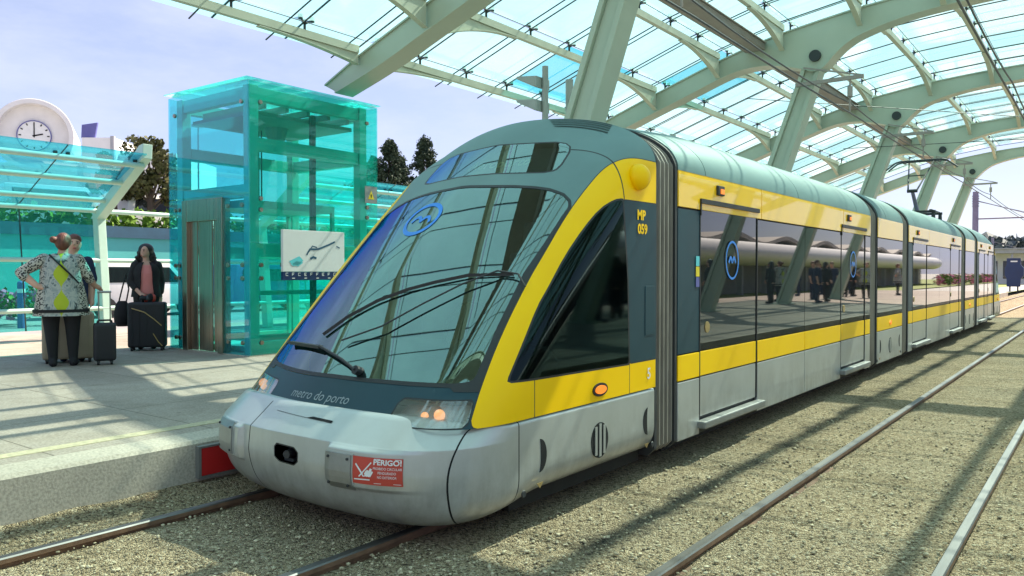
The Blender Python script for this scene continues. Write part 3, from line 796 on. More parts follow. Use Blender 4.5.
def ring_at(y, d):
    k = (HW - d) / HW
    p = [(-(HW - d), .21 + d * .3), (-(HW - d) + .06, .15 + d * .3), ((HW - d) - .06, .15 + d * .3), (HW - d, .21 + d * .3)] + [(x * k, z - d * (1.0 if z > ZC + .1 else .3)) for x, z in roof_line(y)]
    return [(q[0], y, q[1]) for q in p]
def bellows(y0, y1):
    nf = max(4, int(round((y1 - y0) / .075)))
    mb = MB(); rings = []
    w = (y1 - y0) / nf
    for k in range(nf):
        a = y0 + k * w
        for t, d in ((0, .115), (.2, .05), (.38, .026), (.62, .026), (.8, .05), (1, .115)): rings.append(ring_at(a + t * w, d))
    mb.loft(rings)
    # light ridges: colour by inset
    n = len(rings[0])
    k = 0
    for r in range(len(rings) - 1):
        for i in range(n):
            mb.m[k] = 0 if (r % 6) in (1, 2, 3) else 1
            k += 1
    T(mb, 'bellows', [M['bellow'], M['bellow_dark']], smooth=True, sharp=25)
    for a in (y0 - .02, y1 - .02):
        mb = MB(); o = ring_at(a, .008); i2 = ring_at(a + .04, .008); mb.loft([o, i2]); T(mb, 'bellows_frame', M['dark'], tram)

def section(y0, y1, doors=(), short=False, first=False):
    g = .012
    mb = MB(); mb.loft([ring_at(y0, .035), ring_at(y1, .035)]); T(mb, 'body_frame', M['dark'])
    # roof skin
    def rs(y):
        o = [p for p in roof_line(y)[1:-1]]
        o = [(HW * .9989, ZC + .03)] + o + [(-HW * .9989, ZC + .03)]
        i2 = [(p[0] * .97, ZC + (p[1] - ZC) * .94) for p in o[::-1]]
        return [(q[0], y, q[1]) for q in o + i2]
    sm = sorted([y0] + [q for q in np.arange(y0 + .55, y1 - .3, 2.6)] + [y1])
    mb = MB()
    for a, b in zip(sm[:-1], sm[1:]):
        mb.loft([rs(q) for q in np.linspace(a + (g * .5 if a > y0 else 0), b - (g * .5 if b < y1 else 0), 6)])
    T(mb, 'roof', M['roofp'], smooth=True, sharp=35)
    cuts = sorted([y0, y1] + [d for dd in doors for d in dd])
    segs = list(zip(cuts[:-1], cuts[1:]))
    isdoor = [any(abs(a - d[0]) < 1e-6 and abs(b - d[1]) < 1e-6 for d in doors) for a, b in segs]
    for sg in (1, -1):
        X = lambda a, b: (min(sg * a, sg * b), max(sg * a, sg * b))
        for (a, b), dr in zip(segs, isdoor):
            L = b - a
            if dr: continue
            np_ = 1 if L < 1.9 else 2
            for q in range(np_):
                p0 = a + L * q / np_ + g / 2; p1 = a + L * (q + 1) / np_ - g / 2
                x = X(HW - .03, HW); x2 = X(HW - .02, HW - .004)
                mb = MB(); mb.prism([(p0, .20), (p1, .20), (p1, .688), (p0, .688)], 'x', *x); T(mb, 'skirt_panel', M['silver'], bevel=.006)
                mb = MB(); mb.prism([(p0, .70), (p1, .70), (p1, .912), (p0, .912)], 'x', *x); T(mb, 'lower_band', M['yellow'], bevel=.004)
                isp = first and L < .8 and a == y0
                nm = max(1, int(round((p1 - p0) / 1.5)))
                for w in range(nm):
                    w0 = p0 + (p1 - p0) * w / nm + (.006 if w else 0); w1 = p0 + (p1 - p0) * (w + 1) / nm - (.006 if w < nm - 1 else 0)
                    mb = MB(); mb.prism([(w0, .925), (w1, .925), (w1, 2.135), (w0, 2.135)], 'x', *x2); T(mb, 'end_panel' if isp else 'window', M['panel' if isp else 'carg'])
        um = sorted([y0] + [s for s in np.arange(y0 + 1.95, y1 - 1.2, 3.1)] + [y1])
        for a, b in zip(um[:-1], um[1:]):
            p0 = a + g / 2; p1 = b - g / 2
            ring = [(sg * (HW - .03), 2.15), (sg * HW, 2.15), (sg * HW, 2.42), (sg * (HW - .004), 2.455), (sg * (HW - .03), 2.455)]
            mb = MB(); mb.loft([[(q[0], p0, q[1]) for q in ring], [(q[0], p1, q[1]) for q in ring]]); T(mb, 'upper_band', M['yellow_gloss'], bevel=.004)
        for (a, b) in doors:
            dm = MB(); e = .022
            dm.prism([(a + e, .345), (b - e, .345), (b - e, .688), (a + e, .688)], 'x', *X(HW - .045, HW - .010))
            d = T(dm, 'door', M['silver'], bevel=.004)
            dm = MB(); dm.prism([(a + e, .70), (b - e, .70), (b - e, .912), (a + e, .912)], 'x', *X(HW - .045, HW - .008)); T(dm, 'door_band', M['yellow'], d, bevel=.004)
            dm = MB(); mid = (a + b) / 2
            dm.prism([(a + e, .925), (b - e, .925), (b - e, 2.20), (a + e, 2.20)], 'x', *X(HW - .045, HW - .012)); T(dm, 'door_pane', M['carg'], d)
            dm = MB(); dm.box(*X(HW - .03, HW + .016), a - .01, b + .01, 2.205, 2.245); dm.box(*X(HW - .03, HW + .010), a - .006, a + .012, 2.10, 2.205); dm.box(*X(HW - .03, HW - .004), b - .012, b + .004, .34, 2.205); dm.box(*X(HW - .03, HW + .001), a - .006, a + .010, .34, 2.10)
            T(dm, 'door_frame', M['black'], d)
            dm = MB(); dm.prism([(a - .04, .25), (b + .04, .25), (b + .04, .315), (a - .04, .315)], 'x', *X(HW - .02, HW + .075)); T(dm, 'door_step', M['silver2'], d, bevel=.012)
            dm = MB(); y = a + .42 if a == min(q[0] for q in doors) else a + .35
            dm.box(*X(HW - .01, HW + .022), y - .075, y + .075, 2.30, 2.39); lm = T(dm, 'door_lamp', M['dark'], bevel=.01)
            dm = MB(); dm.box(*X(HW + .02, HW + .028), y - .03, y + .05, 2.315, 2.36); T(dm, 'lamp_lens', M['amber'], lm)
            if sg == 1:
                dm = MB(); dm.tube((HW - .012, a + .18, 1.0 + .12), (HW - .006, a + .18, 1.12), .05, .05, 16); T(dm, 'door_button', M['gold'], d)
    return y0, y1

bellows(5.64, 6.0)
section(6.02, 12.58, [(6.46, 7.87), (10.98, 12.28)], first=True)
bellows(12.60, 13.02)
section(13.04, 14.86, [], short=True)
bellows(14.88, 15.36)
section(15.38, 21.58, [(15.75, 17.15), (19.95, 21.30)], first=True)
bellows(21.60, 22.24)
section(22.26, 23.86, [], short=True)
bellows(23.88, 24.42)
section(24.44, 28.05, [(24.75, 26.0), (26.75, 27.9)], first=True)
bellows(28.07, 28.36)
for y in (13.95, 23.06):
    skirt_vents(y, 1)
    mb = MB(); mb.prism([(y - .07, .80), (y, .84), (y + .07, .80), (y, .76)], 'x', HW, HW + .012); T(mb, 'side_marker', M['amber'])
# blue badges and door decals on the first section
def side_badge(cy, cz, r):
    ringp = [(cy + r * math.cos(t), cz + r * 1.15 * math.sin(t)) for t in np.linspace(0, 2 * math.pi, 33)]
    vs, fs = stroke2d(ringp, .022)
    w = [(cy + (t - .5) * r * 1.1, cz + .05 * abs(math.sin(2 * math.pi * t)) - .025) for t in np.linspace(0, 1, 24)]
    v2, f2 = stroke2d(w, .03)
    mb = MB(); mb.add([(HW - .002, a, b) for a, b in vs], fs); mb.add([(HW - .002, a, b) for a, b in v2], f2); T(mb, 'round_badge', M['blue'])
side_badge(7.20, 1.72, .15); side_badge(11.6, 1.72, .15)
mb = MB()
for k, c in enumerate((0, 1, 2)): mb.box(HW, HW + .003, 6.37, 6.44, 1.66 - k * .09, 1.745 - k * .09, c)
T(mb, 'ticket_decal', [M['cyan'], M['hazy'], M['vio']])
# underfloor boxes and wheels
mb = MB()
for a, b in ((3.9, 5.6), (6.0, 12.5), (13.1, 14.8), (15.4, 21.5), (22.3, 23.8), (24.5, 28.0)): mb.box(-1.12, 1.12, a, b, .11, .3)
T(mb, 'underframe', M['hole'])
for y in (4.3, 5.2, 13.5, 14.4, 22.6, 23.5, 28.9, 29.8):
    for sg in (1, -1):
        mb = MB(); mb.tube((sg * .68, y, .30), (sg * .80, y, .30), .29, .29, 24); T(mb, 'wheel', M['dark'])
# pantograph on the middle of the roof
pz = 3.04
mb = MB()
for y in (22.5, 23.5): mb.box(-.55, .55, y - .04, y + .04, pz + .10, pz + .16)
for x in (-.45, .45): mb.box(x - .03, x + .03, 22.4, 23.6, pz + .13, pz + .18)
for x in (-.5, .5):
    for y in (22.5, 23.5): mb.tube((x, y, pz - .08), (x, y, pz + .12), .05, .04, 10)
pan = T(mb, 'pantograph', M['dark'], smooth=True, sharp=30)
mb = MB(); mb.tube((0, 23.3, pz + .15), (0, 22.55, 3.72), .055, .042, 10); T(mb, 'lower_arm', M['pole'], pan)
mb = MB()
for s in (-.10, .10): mb.tube((s, 22.55, 3.72), (s * 3.0, 23.75, 4.60), .022, .016, 8)
mb.tube((-.12, 22.55, 3.72), (.12, 22.55, 3.72), .045, .045, 8); mb.tube((-.2, 23.2, 4.18), (.2, 23.2, 4.18), .015)
T(mb, 'upper_arm', M['dark'], pan)
mb = MB()
for y in (23.62, 23.88):
    mb.poly_tube([(-.85, y, 4.42), (-.62, y, 4.60), (-.5, y, 4.63), (.5, y, 4.63), (.62, y, 4.60), (.85, y, 4.42)], .021, 8)
for x in (-.42, .42): mb.box(x - .03, x + .03, 23.6, 23.9, 4.58, 4.62)
T(mb, 'collector_head', M['wire'], pan)

# ------------------------------------------------------------------ ground, platform, rails
def sheet(name, x0, x1, y0, y1, z, mat, nx=1, ny=1):
    mb = MB(); xs = np.linspace(x0, x1, nx + 1); ys = np.linspace(y0, y1, ny + 1)
    mb.add([(x, y, z) for y in ys for x in xs], [(j * (nx + 1) + i, j * (nx + 1) + i + 1, (j + 1) * (nx + 1) + i + 1, (j + 1) * (nx + 1) + i) for j in range(ny) for i in range(nx)])
    return struct(mb.build(name, mat))
sheet('ground', -900, 900, -300, 1500, -.06, M['walk'])
# track bed: gently uneven crushed stone, banked up a little against the platform wall
nx, ny = 60, 220
xs = np.linspace(-5.62, .35, nx + 1); ys = np.r_[np.linspace(-6, 12, 170), np.linspace(12.3, 110, ny - 169)]
mb = MB(); H = rng.normal(0, 1, (len(ys), len(xs)))
for _ in range(2): H = (H + np.roll(H, 1, 0) + np.roll(H, -1, 0) + np.roll(H, 1, 1) + np.roll(H, -1, 1)) / 5
pts = []
for j, y in enumerate(ys):
    for i, x in enumerate(xs):
        z = -.022 + .012 * H[j, i] + .07 * math.exp(-((x + 5.45) / .16) ** 2)
        z -= .03 * sum(math.exp(-((x - r) / .06) ** 2) for r in (-4.885, -3.41, -1.885, -.70))
        pts.append((x, y, z))
W = len(xs)
mb.add(pts, [(j * W + i, j * W + i + 1, (j + 1) * W + i + 1, (j + 1) * W + i) for j in range(len(ys) - 1) for i in range(W - 1)])
struct(mb.build('track_bed', M['gravel'], smooth=True, sharp=180))
# loose stones close to the camera: ground cover nobody could count
mb = MB()
ico = bmesh.new(); bmesh.ops.create_icosphere(ico, subdivisions=1, radius=1)
iv = np.array([v.co[:] for v in ico.verts]); ifc = [tuple(v.index for v in f.verts) for f in ico.faces]; ico.free()
cnt = 0
for _ in range(26000):
    d = 2.6 + 7.5 * rng.random() ** 1.6; a = R(37.1 + 40 * (rng.random() * 2 - 1) * 1.0)
    x = -d * math.sin(a); y = d * math.cos(a)
    if not (-5.36 < x < -.2) or y < 1.2: continue
    if -5.3 < x < -2.95 and y > 3.4: continue
    s = .004 + .010 * rng.random() ** 3
    if min(abs(x - r) for r in (-4.885, -3.41, -1.885, -.70)) < .05: continue
    sc = s * (0.7 + .6 * rng.random(3)); sc[2] *= .7
    v = iv * (1 + .25 * (rng.random((len(iv), 1)) - .5)) * sc
    t = rng.random() * 6.28; c_, s_ = math.cos(t), math.sin(t)
    v = np.stack([v[:, 0] * c_ - v[:, 1] * s_, v[:, 0] * s_ + v[:, 1] * c_, v[:, 2]], 1) + np.array([x, y, -.016 + s * .25 + .07 * math.exp(-((x + 5.45) / .16) ** 2)])
    mb.add(v, ifc, int(rng.integers(0, 4)))
ST = [paint('loose_stone', c, .9) for c in ((.46, .39, .25), (.56, .48, .32), (.36, .30, .19), (.24, .20, .13))]
stuff(tag(mb.build('loose_gravel', ST), 'loose beige crushed stones scattered over the track bed', 'gravel'))

def rail(x, label):
    prof_ = [(-.062, -.05), (.062, -.05), (.062, -.035), (.012, -.03), (.016, .0), (.031, .004), (.031, .03), (.024, .038), (-.024, .038), (-.031, .03), (-.031, .004), (-.016, .0), (-.012, -.03), (-.062, -.035)]
    prof_ = [(a, b - .012) for a, b in prof_]
    mb = MB(); mb.loft([[(x + a, y, b) for a, b in prof_] for y in (-6., 110.)])
    n = len(prof_)
    for i in range(n):
        if i in (7, 8): mb.m[i] = 1
    mb.m[6] = 1; mb.m[9] = 0
    o = mb.build('rail', [M['rust'], M['steel_top']], loc=(x, 50, 0)); tag(o, label, 'rail', 'steel tram rails'); return o
rail(-4.885, 'steel rail nearest the platform wall, running under the tram')
rail(-3.41, 'steel rail under the tram on its camera side')
rail(-1.885, 'shiny rail of the empty track, the one nearer the tram')
rail(-.70, 'shiny rail of the empty track, the one farther from the tram')

# platform
PX = -5.42
sheet('platform', -17.6, PX - .32, -8, 62, .35, M['plat'], 4, 12)
mb = MB(); mb.prism([(PX - .32, -.1), (PX - .02, -.1), (PX, .0), (PX, .325), (PX - .025, .35), (PX - .32, .35)], 'y', -8, 62); struct(mb.build('platform_edge', M['kerb']))
mb = MB(); mb.box(-6.06, -5.93, -8, 62, .34, .354); struct(mb.build('platform_line', M['yline']))
mb = MB(); mb.box(PX - .005, PX + .045, 3.27, 3.64, .085, .295); rb = mb.build('edge_marker', M['redbox'], bevel=.008, loc=(PX, 3.5, .1)); tag(rb, 'red rectangular marker fixed to the platform wall beside the tram nose', 'marker')
mb = MB(); 
for (a, b, c, d) in ((3.25, 3.66, .07, .085), (3.25, 3.66, .295, .31)): mb.box(PX - .005, PX + .05, a, b, c, d)
for a in (3.25, 3.64): mb.box(PX - .005, PX + .05, a, a + .02, .085, .295)
k = mb.build('marker_frame', M['silver2']); k.parent = rb; k.matrix_parent_inverse = Matrix.Translation((-PX, -3.5, -.1))
# the matching platform behind the camera (only mirrored in the windows)
sheet('platform', .15, 9.5, -8, 62, .35, M['plat'], 2, 12)
mb = MB(); mb.box(.08, .15, -8, 62, -.1, .352); struct(mb.build('platform_edge', M['kerb']))

# ------------------------------------------------------------------ glass station roof
can = thing('station_roof', 'curved glass station roof on pale green steel arches over both tracks', 'station roof', (-1.0, 16.7, 0))
can_inv = Matrix.Translation((1.0, -16.7, 0))
def C_(mb, name, mats, parent=None, **k):
    o = mb.build(name, mats, **k); p = parent or can; o.parent = p
    if p is can: o.matrix_parent_inverse = can_inv
    return o
ARY = [-6.18, 1.44, 9.06, 16.68, 24.30, 31.92, 39.54]; PITCH = 7.62; AC = -1.0
TOP = [(-10.72, 4.79), (-9.9, 5.14), (-8.84, 5.52), (-7.84, 5.86), (-6.85, 6.19), (-6.0, 6.43), (-5.5, 6.54), (-4.77, 6.66), (-3.95, 6.78), (-2.9, 6.87), (-1.83, 6.93), (-1.0, 6.95)]
BOT = [(-10.46, 4.66), (-9.64, 4.88), (-9.06, 5.06), (-8.55, 5.25), (-7.6, 5.57), (-6.85, 5.84), (-6.44, 5.95), (-6.1, 5.985), (-5.78, 5.97), (-5.47, 5.91), (-5.06, 5.79), (-4.92, 5.725), (-4.80, 5.70), (-4.69, 5.725), (-4.58, 5.81), (-4.42, 5.99), (-4.2, 6.17), (-3.96, 6.29), (-3.5, 6.42), (-2.9, 6.53), (-1.83, 6.60), (-1.0, 6.62)]
def mirx(pts): return pts + [(2 * AC - x, z) for x, z in pts[::-1] if abs(x - AC) > 1e-6]
TOPF = mirx(TOP); BOTF = mirx(BOT)
tx = np.array([p[0] for p in TOPF]); tz = np.array([p[1] for p in TOPF])
def ztop(x): return float(np.interp(x, tx, tz))
AW = .20
def ribbon_solid(mb, top, bot, y0, y1):
    """arch web as quad strip between resampled top and bottom curves"""
    n = 90
    def rs(c):
        c = np.array(c); d = np.r_[0, np.cumsum(np.linalg.norm(np.diff(c, axis=0), axis=1))]; s = np.linspace(0, d[-1], n)
        return np.stack([np.interp(s, d, c[:, 0]), np.interp(s, d, c[:, 1])], 1)
    t, b = rs(top), rs(bot)
    vs = [(p[0], y0, p[1]) for p in t] + [(p[0], y0, p[1]) for p in b] + [(p[0], y1, p[1]) for p in t] + [(p[0], y1, p[1]) for p in b]
    fs = []
    for i in range(n - 1):
        fs += [(i, i + 1, n + i + 1, n + i), (2 * n + i + 1, 2 * n + i, 3 * n + i, 3 * n + i + 1), (i + 1, i, 2 * n + i, 2 * n + i + 1), (n + i, n + i + 1, 3 * n + i + 1, 3 * n + i)]
    fs += [(0, n, 3 * n, 2 * n), (n - 1, 2 * n - 1, 4 * n - 1, 3 * n - 1)]
    mb.add(vs, fs)
a0 = MB(); ribbon_solid(a0, TOPF, BOTF, -AW + .03, AW - .03)
fl = MB()
def strip(mb, c, dz, y0, y1):
    c2 = [(x, z + dz) for x, z in c]; n = len(c)
    vs = [(x, y0, z) for x, z in c] + [(x, y0, z) for x, z in c2] + [(x, y1, z) for x, z in c] + [(x, y1, z) for x, z in c2]
    fs = []
    for i in range(n - 1): fs += [(i, i + 1, n + i + 1, n + i), (2 * n + i + 1, 2 * n + i, 3 * n + i, 3 * n + i + 1), (i + 1, i, 2 * n + i, 2 * n + i + 1), (n + i, n + i + 1, 3 * n + i + 1, 3 * n + i)]
    fs += [(0, n, 3 * n, 2 * n), (n - 1, 2 * n - 1, 4 * n - 1, 3 * n - 1)]
    mb.add(vs, fs)
def smooth2(c): return chain(c, 2)
strip(fl, smooth2(TOPF), .028, -AW, AW); strip(fl, smooth2(BOTF), -.028, -AW, AW)
def node_discs(mb):
    for sx in (-4.80, 2 * AC + 4.80):
        for sy in (-1, 1):
            mb.tube((sx, sy * (AW - .03), 5.985), (sx, sy * (AW + .035), 5.985), .115, .115, 24)
pn = MB(); node_discs(pn)
# column: H section leaning in over the platform edge
def col_mb(sgn):
    mb = MB(); X = lambda x: AC + (x - AC) * sgn
    b = Vector((X(-6.80), 0, .35)); t = Vector((X(-4.87), 0, 5.80)); d = (t - b).normalized(); ux = d.cross(Vector((0, 1, 0))).normalized()
    def blk(u0a, u1a, va, u0b, u1b, vb):
        rings = []
        for p, u0, u1, v in ((b, u0a, u1a, va), (t, u0b, u1b, vb)): rings.append([p + ux * u0 - Vector((0, v, 0)), p + ux * u1 - Vector((0, v, 0)), p + ux * u1 + Vector((0, v, 0)), p + ux * u0 + Vector((0, v, 0))])
        mb.loft(rings)
    blk(-.235, -.135, .215, -.185, -.105, .18); blk(.135, .235, .215, .105, .185, .18); blk(-.133, .133, .15, -.103, .103, .12)
    mb.box(b.x - .38, b.x + .38, -.38, .38, .35, .39)
    return mb
cols = []
first = {}
def inst(key, make, y):
    """first call builds the part, later calls copy it along the track"""
    if key not in first:
        o = make(); first[key] = (o, y); return o
    o, y_ = first[key]; c = o.copy(); COL.objects.link(c); c.parent = o.parent; c.matrix_parent_inverse = o.matrix_parent_inverse.copy(); c.location.y += y - y_
    for ch in o.children:
        q = ch.copy(); COL.objects.link(q); q.parent = c
    return c
def at_y(mb, y): mb.v = [(p[0], p[1] + y, p[2]) for p in mb.v]; return mb
def make_arch(y):
    o = C_(at_y(a0, y), 'arch', M['cano'])
    f = C_(at_y(fl, y), 'arch_flange', M['cano'], o); p = C_(at_y(pn, y), 'arch_pin', M['clamp'], o, smooth=True, sharp=30)
    return o
for y in ARY:
    inst('arch', lambda: make_arch(y), y)
    for s in ((1, -1) if y > 5 else (1,)): inst('col%d' % s, lambda: C_(at_y(col_mb(s), y), 'column', M['cano'], bevel=.008), y)
# purlins with fish-bellied brackets at the arches
PUR = [-9.88, -8.36, -6.85, -5.46, -3.95, -2.5]; PUR = PUR + [AC] + [2 * AC - p for p in PUR[::-1]]
def purlin(x, y):
    mb = MB(); z = ztop(x) + .05; a = y + AW + .005; b = y + PITCH - AW - .005
    mb.box(x - .045, x + .045, a, b, z, z + .12)
    depth = .38 if abs(x - AC) < 8.5 else .16
    def hb(y0, s):
        pts = [(y0, z - .002)]
        for t in np.linspace(1, 0, 14): pts.append((y0 + s * 1.9 * t, z - .012 - depth * (1 - t) ** 2.0))
        return pts
    for y0, s in ((a, 1), (b, -1)):
        mb.prism(hb(y0, s), 'x', x - .022, x + .022)
        q = hb(y0, s)[1:]
        for (u0, v0), (u1, v1) in zip(q[:-1], q[1:]): mb.beam((x, u0, v0 - .008), (x, u1, v1 - .008), .10, .014, up=(0, 0, 1))
    o = C_(mb, 'purlin', M['cano2'])
    rod = MB(); rod.tube((x + .15, a, z + .19), (x + .15, b, z + .19), .007, .007, 6); C_(rod, 'purlin_rod', M['clamp'], o)
    return o
BAY = [ARY[i] for i in range(len(ARY) - 1)]
for y in BAY:
    for x in PUR: inst('pur%.2f' % x, lambda: purlin(x, y), y)
# soffit troughs between the arches, over each platform edge
for y in BAY:
    for s in (1, -1):
        def mk():
            mb = MB(); x = AC + (-6.02 - AC) * s
            mb.box(x - .21, x + .21, y + AW + .01, y + PITCH - AW - .01, 6.27, 6.40); mb.box(x - .24, x + .24, y + AW + .01, y + PITCH - AW - .01, 6.402, 6.43)
            return C_(mb, 'light_trough', M['trough'], bevel=.01)
        inst('tr%d' % s, mk, y)
# glass: one sheet per strip and bay, with dark joint lines
GX = [-10.36] + PUR + [2 * AC + 10.36]
def zg(x): return ztop(x) + .30 if x > -9.9 and x < 2 * AC + 9.9 else (5.14 + .30) + ((-9.9 - min(x, 2 * AC - x)) * -.36)
JOINT = PITCH / 6
def glass_strip(k, y, teal=()):
    mb = MB(); xa, xb = GX[k], GX[k + 1]; za, zb = zg(xa), zg(xb)
    j = .011
    for q in range(6):
        y0 = y + JOINT * (q + .5) - JOINT / 2 * 1.0 + j; y1 = y0 + JOINT - 2 * j
        e = .010 / (xb - xa)
        A = (xa + (xb - xa) * e, za + (zb - za) * e); B = (xb - (xb - xa) * e, zb - (zb - za) * e)
        mb.add([(A[0], y0, A[1]), (B[0], y0, B[1]), (B[0], y1, B[1]), (A[0], y1, A[1])], [(0, 1, 2, 3)], 2 if q in teal else 0)
        mb.beam((xa, y0 - j, za + .004), (xb, y0 - j, zb + .004), 2 * j + .004, .016, up=(0, 0, 1), mi=1)
    return C_(mb, 'glass_panel', [M['rglass'], M['clamp'], M['tglass']])
for y in BAY:
    for k in range(len(GX) - 1):
        tl = {(1, 2): (3, 4), (2, 3): (0, 1)}.get((k, BAY.index(y)))
        if tl: glass_strip(k, y, tl)['label'] = 'roof strip with two clear teal panes'
        else: inst('gl%d' % k, lambda: glass_strip(k, y), y)
# thin tension rods crossing under the glass
def rods(y):
    mb = MB()
    for q in range(6):
        yy = y + JOINT * (q + .72)
        pts = [(x, yy, zg(x) - .10) for x in GX]
        mb.poly_tube(pts, .012, 5)
    return C_(mb, 'tension_rod', M['clamp'])
for y in BAY: inst('rod', lambda: rods(y), y)
# black clamps holding the sheets
def clamp_mb():
    mb = MB(); mb.tube((0, 0, 0), (0, 0, .17), .020, .020, 6)
    for s in (-1, 1): mb.tube((0, 0, .10), (.04, s * .11, .17), .020, .017, 6); mb.tube((.04, s * .11, .14), (.04, s * .11, .21), .038, .038, 8)
    return mb
cam_p = Vector((0, 0, 1.6))
spots = []
for y in BAY:
    for x in PUR:
        for q in range(6): spots.append((x, y + JOINT * q + (.0 if q else .30), ztop(x) + .17))
def vis(s):
    v = Vector(s) - cam_p; f = v.x * -.6035 + v.y * .7974; r = v.x * .7974 + v.y * .6035
    return f > 1 and abs(r / f) < .68 and (v.z / f) < .40
seen = sorted([s for s in spots if vis(s)], key=lambda s: (Vector(s) - cam_p).length)
near = seen[:100]; rest = seen[100:]
c0 = None
for s in near:
    if c0 is None:
        mb = clamp_mb(); c0 = mb.build('glass_clamp', M['clamp']); c0.parent = can; c0.matrix_parent_inverse = can_inv
        c = c0
    else:
        c = c0.copy(); COL.objects.link(c); c.parent = can; c.matrix_parent_inverse = can_inv
    c.location = s
mb = MB(); cm = clamp_mb()
for s in rest: mb.add([(p[0] + s[0], p[1] + s[1], p[2] + s[2]) for p in cm.v], cm.f)
o = C_(mb, 'glass_clamp', M['clamp']); o['kind'] = 'stuff'
# overhead line brackets on the columns
def bracket(y):
    mb = MB(); mb.beam((-5.15, y, 5.42), (-3.85, y, 5.42), .07, .07); mb.beam((-5.0, y, 5.75), (-3.9, y, 5.45), .03, .03); mb.tube((-4.1, y, 5.40), (-4.1, y, 4.76), .018); mb.tube((-4.1, y, 5.25), (-4.1, y, 5.05), .05, .05, 10)
    return C_(mb, 'wire_bracket', M['trough'])
for y in ARY[1:]: inst('br', lambda: bracket(y - .3), y)

# overhead wires
def wire(pts, r, label, group='overhead wires'):
    mb = MB(); mb.poly_tube(pts, r, 6); o = mb.build('overhead_wire', M['wire'], loc=pts[0]); tag(o, label, 'wire', group)
def sag(x, z, d, y0=-6, y1=110, n=16, jit=0):
    out = []; ys_ = [y0] + [y for y in ARY if y > y0] + [59, 78, 97]
    for a, b in zip(ys_[:-1], ys_[1:]):
        for k in range(6):
            t = k / 6; out.append((x, a + (b - a) * t, z - d * 4 * t * (1 - t)))
    return out
wire(sag(-4.10, 4.74, .02), .016, 'lower contact wire running above the tram roof')
wire(sag(-4.16, 4.98, .10), .014, 'upper supporting wire strung just above the tram contact wire')
wire(sag(-1.42, 4.72, .02), .016, 'lower contact wire above the empty track')
wire(sag(-1.42, 4.98, .10), .014, 'upper supporting wire above the empty track')
wire([(-6.2, 24.1, 5.2), (-1.4, 24.0, 5.0), (3.5, 24.1, 5.3)], .009, 'thin span wire crossing both tracks at the third arch')
wire([(-6.2, 16.4, 5.3), (-1.4, 21.0, 5.05), (3.5, 24.3, 5.3)], .008, 'thin span wire running slantwise under the roof')

# ------------------------------------------------------------------ glass lift
EX0, EX1, EY0, EY1, EZ = -12.40, -10.19, 7.0, 9.58, 4.46
lift = thing('glass_lift', 'tall teal glass lift with a steel door standing on the platform', 'lift', ((EX0 + EX1) / 2, (EY0 + EY1) / 2, .35))
LI = Matrix.Translation((-(EX0 + EX1) / 2, -(EY0 + EY1) / 2, -.35))
def K(inv, root):
    def f(mb, name, mats, parent=None, **k):
        o = mb.build(name, mats, **k); o.parent = parent or root
        if parent is None: o.matrix_parent_inverse = inv
        return o
    return f
L_ = K(LI, lift)
def pane(x0, x1, y0, y1, z0, z1, name, mat, f=L_, parent=None, label=None):
    mb = MB(); mb.box(x0, x1, y0, y1, z0, z1); o = f(mb, name, mat, parent)
    if label: o['label'] = label
    return o
t = .012
# camera-facing (track) side, front (door) side, back sides
for z0, z1 in ((.36, 2.05), (2.07, EZ)): pane(EX1 - t, EX1, EY0 + .02, EY1, z0, z1, 'glass_pane', M['eg'], label='green glass side pane')
DX0, DX1 = EX1 - 1.78, EX1 - .66
pane(EX0, DX0, EY0, EY0 + t, .36, 2.78, 'glass_pane', M['eb']); pane(DX1, EX1 - .02, EY0, EY0 + t, .36, 2.78, 'glass_pane', M['eb'])
pane(EX0, EX1 - .02, EY0, EY0 + t, 2.80, EZ, 'glass_pane', M['eb'], label='front glass pane above the door, coloured bluer for its light')
pane(EX0, EX0 + t, EY0 + .02, EY1, .36, EZ, 'glass_pane', M['eg'])
pane(EX0 + .02, EX1 - .02, EY1 - t, EY1, .36, EZ, 'glass_pane', M['eg'])
mb = MB(); mb.prism([(EX0 - .05, EZ + .05), (EX1 + .035, EZ + .03), (EX1 + .035, EZ + .045), (EX0 - .05, EZ + .065)], 'y', EY0 - .05, EY1 + .04); L_(mb, 'roof', M['eg'])
mb = MB(); mb.box(EX0 + .26, EX1 - .30, EY0 + .28, EY1 - .32, EZ - .42, EZ - .36)  # opaque ceiling plate, enlarged to deepen the shade below
for y in np.linspace(EY0 + .5, EY1 - .4, 5): mb.box(EX0 + .25, EX1 - .3, y - .03, y + .03, EZ - .30, EZ - .2)
mb.tube(((EX0 + EX1) / 2, 8.3, EZ - .62), ((EX0 + EX1) / 2, 8.3, EZ - .42), .14, .2, 14); L_(mb, 'hoist_beam', M['trough'])
fr = .16
for x in (EX0 + .16, EX1 - .20):
    for y in (EY0 + .18, EY1 - .22):
        mb = MB(); mb.box(x - fr / 2, x + fr / 2, y - fr / 2, y + fr / 2, .36, EZ - .02); L_(mb, 'post', M['efr'], bevel=.01)
for z in (EZ - .14, 3.56, 2.85, 1.95, .45):
    mb = MB(); a = .10
    x0, x1, y0, y1 = EX0 + .16, EX1 - .20, EY0 + .18, EY1 - .22
    for y in (y0, y1):
        if not (y == y0 and z in (1.95, .45, 3.56)) and not (y != y0 and z == 2.85): mb.box(x0 + .09, x1 - .09, y - .06, y + .06, z - a, z + a)
    for x in ((x0, x1) if z != 2.85 else ()): mb.box(x - .06, x + .06, y0 + .09, y1 - .09, z - a, z + a)
    L_(mb, 'cross_frame', M['efr'], bevel=.008)
mb = MB(); mb.box(EX1 - .24, EX1 - .17, 8.30, 8.38, .4, EZ - .3); mb.box(EX0 + .2, EX0 + .27, 8.3, 8.38, .4, EZ - .3); L_(mb, 'guide_rail', M['dark'])
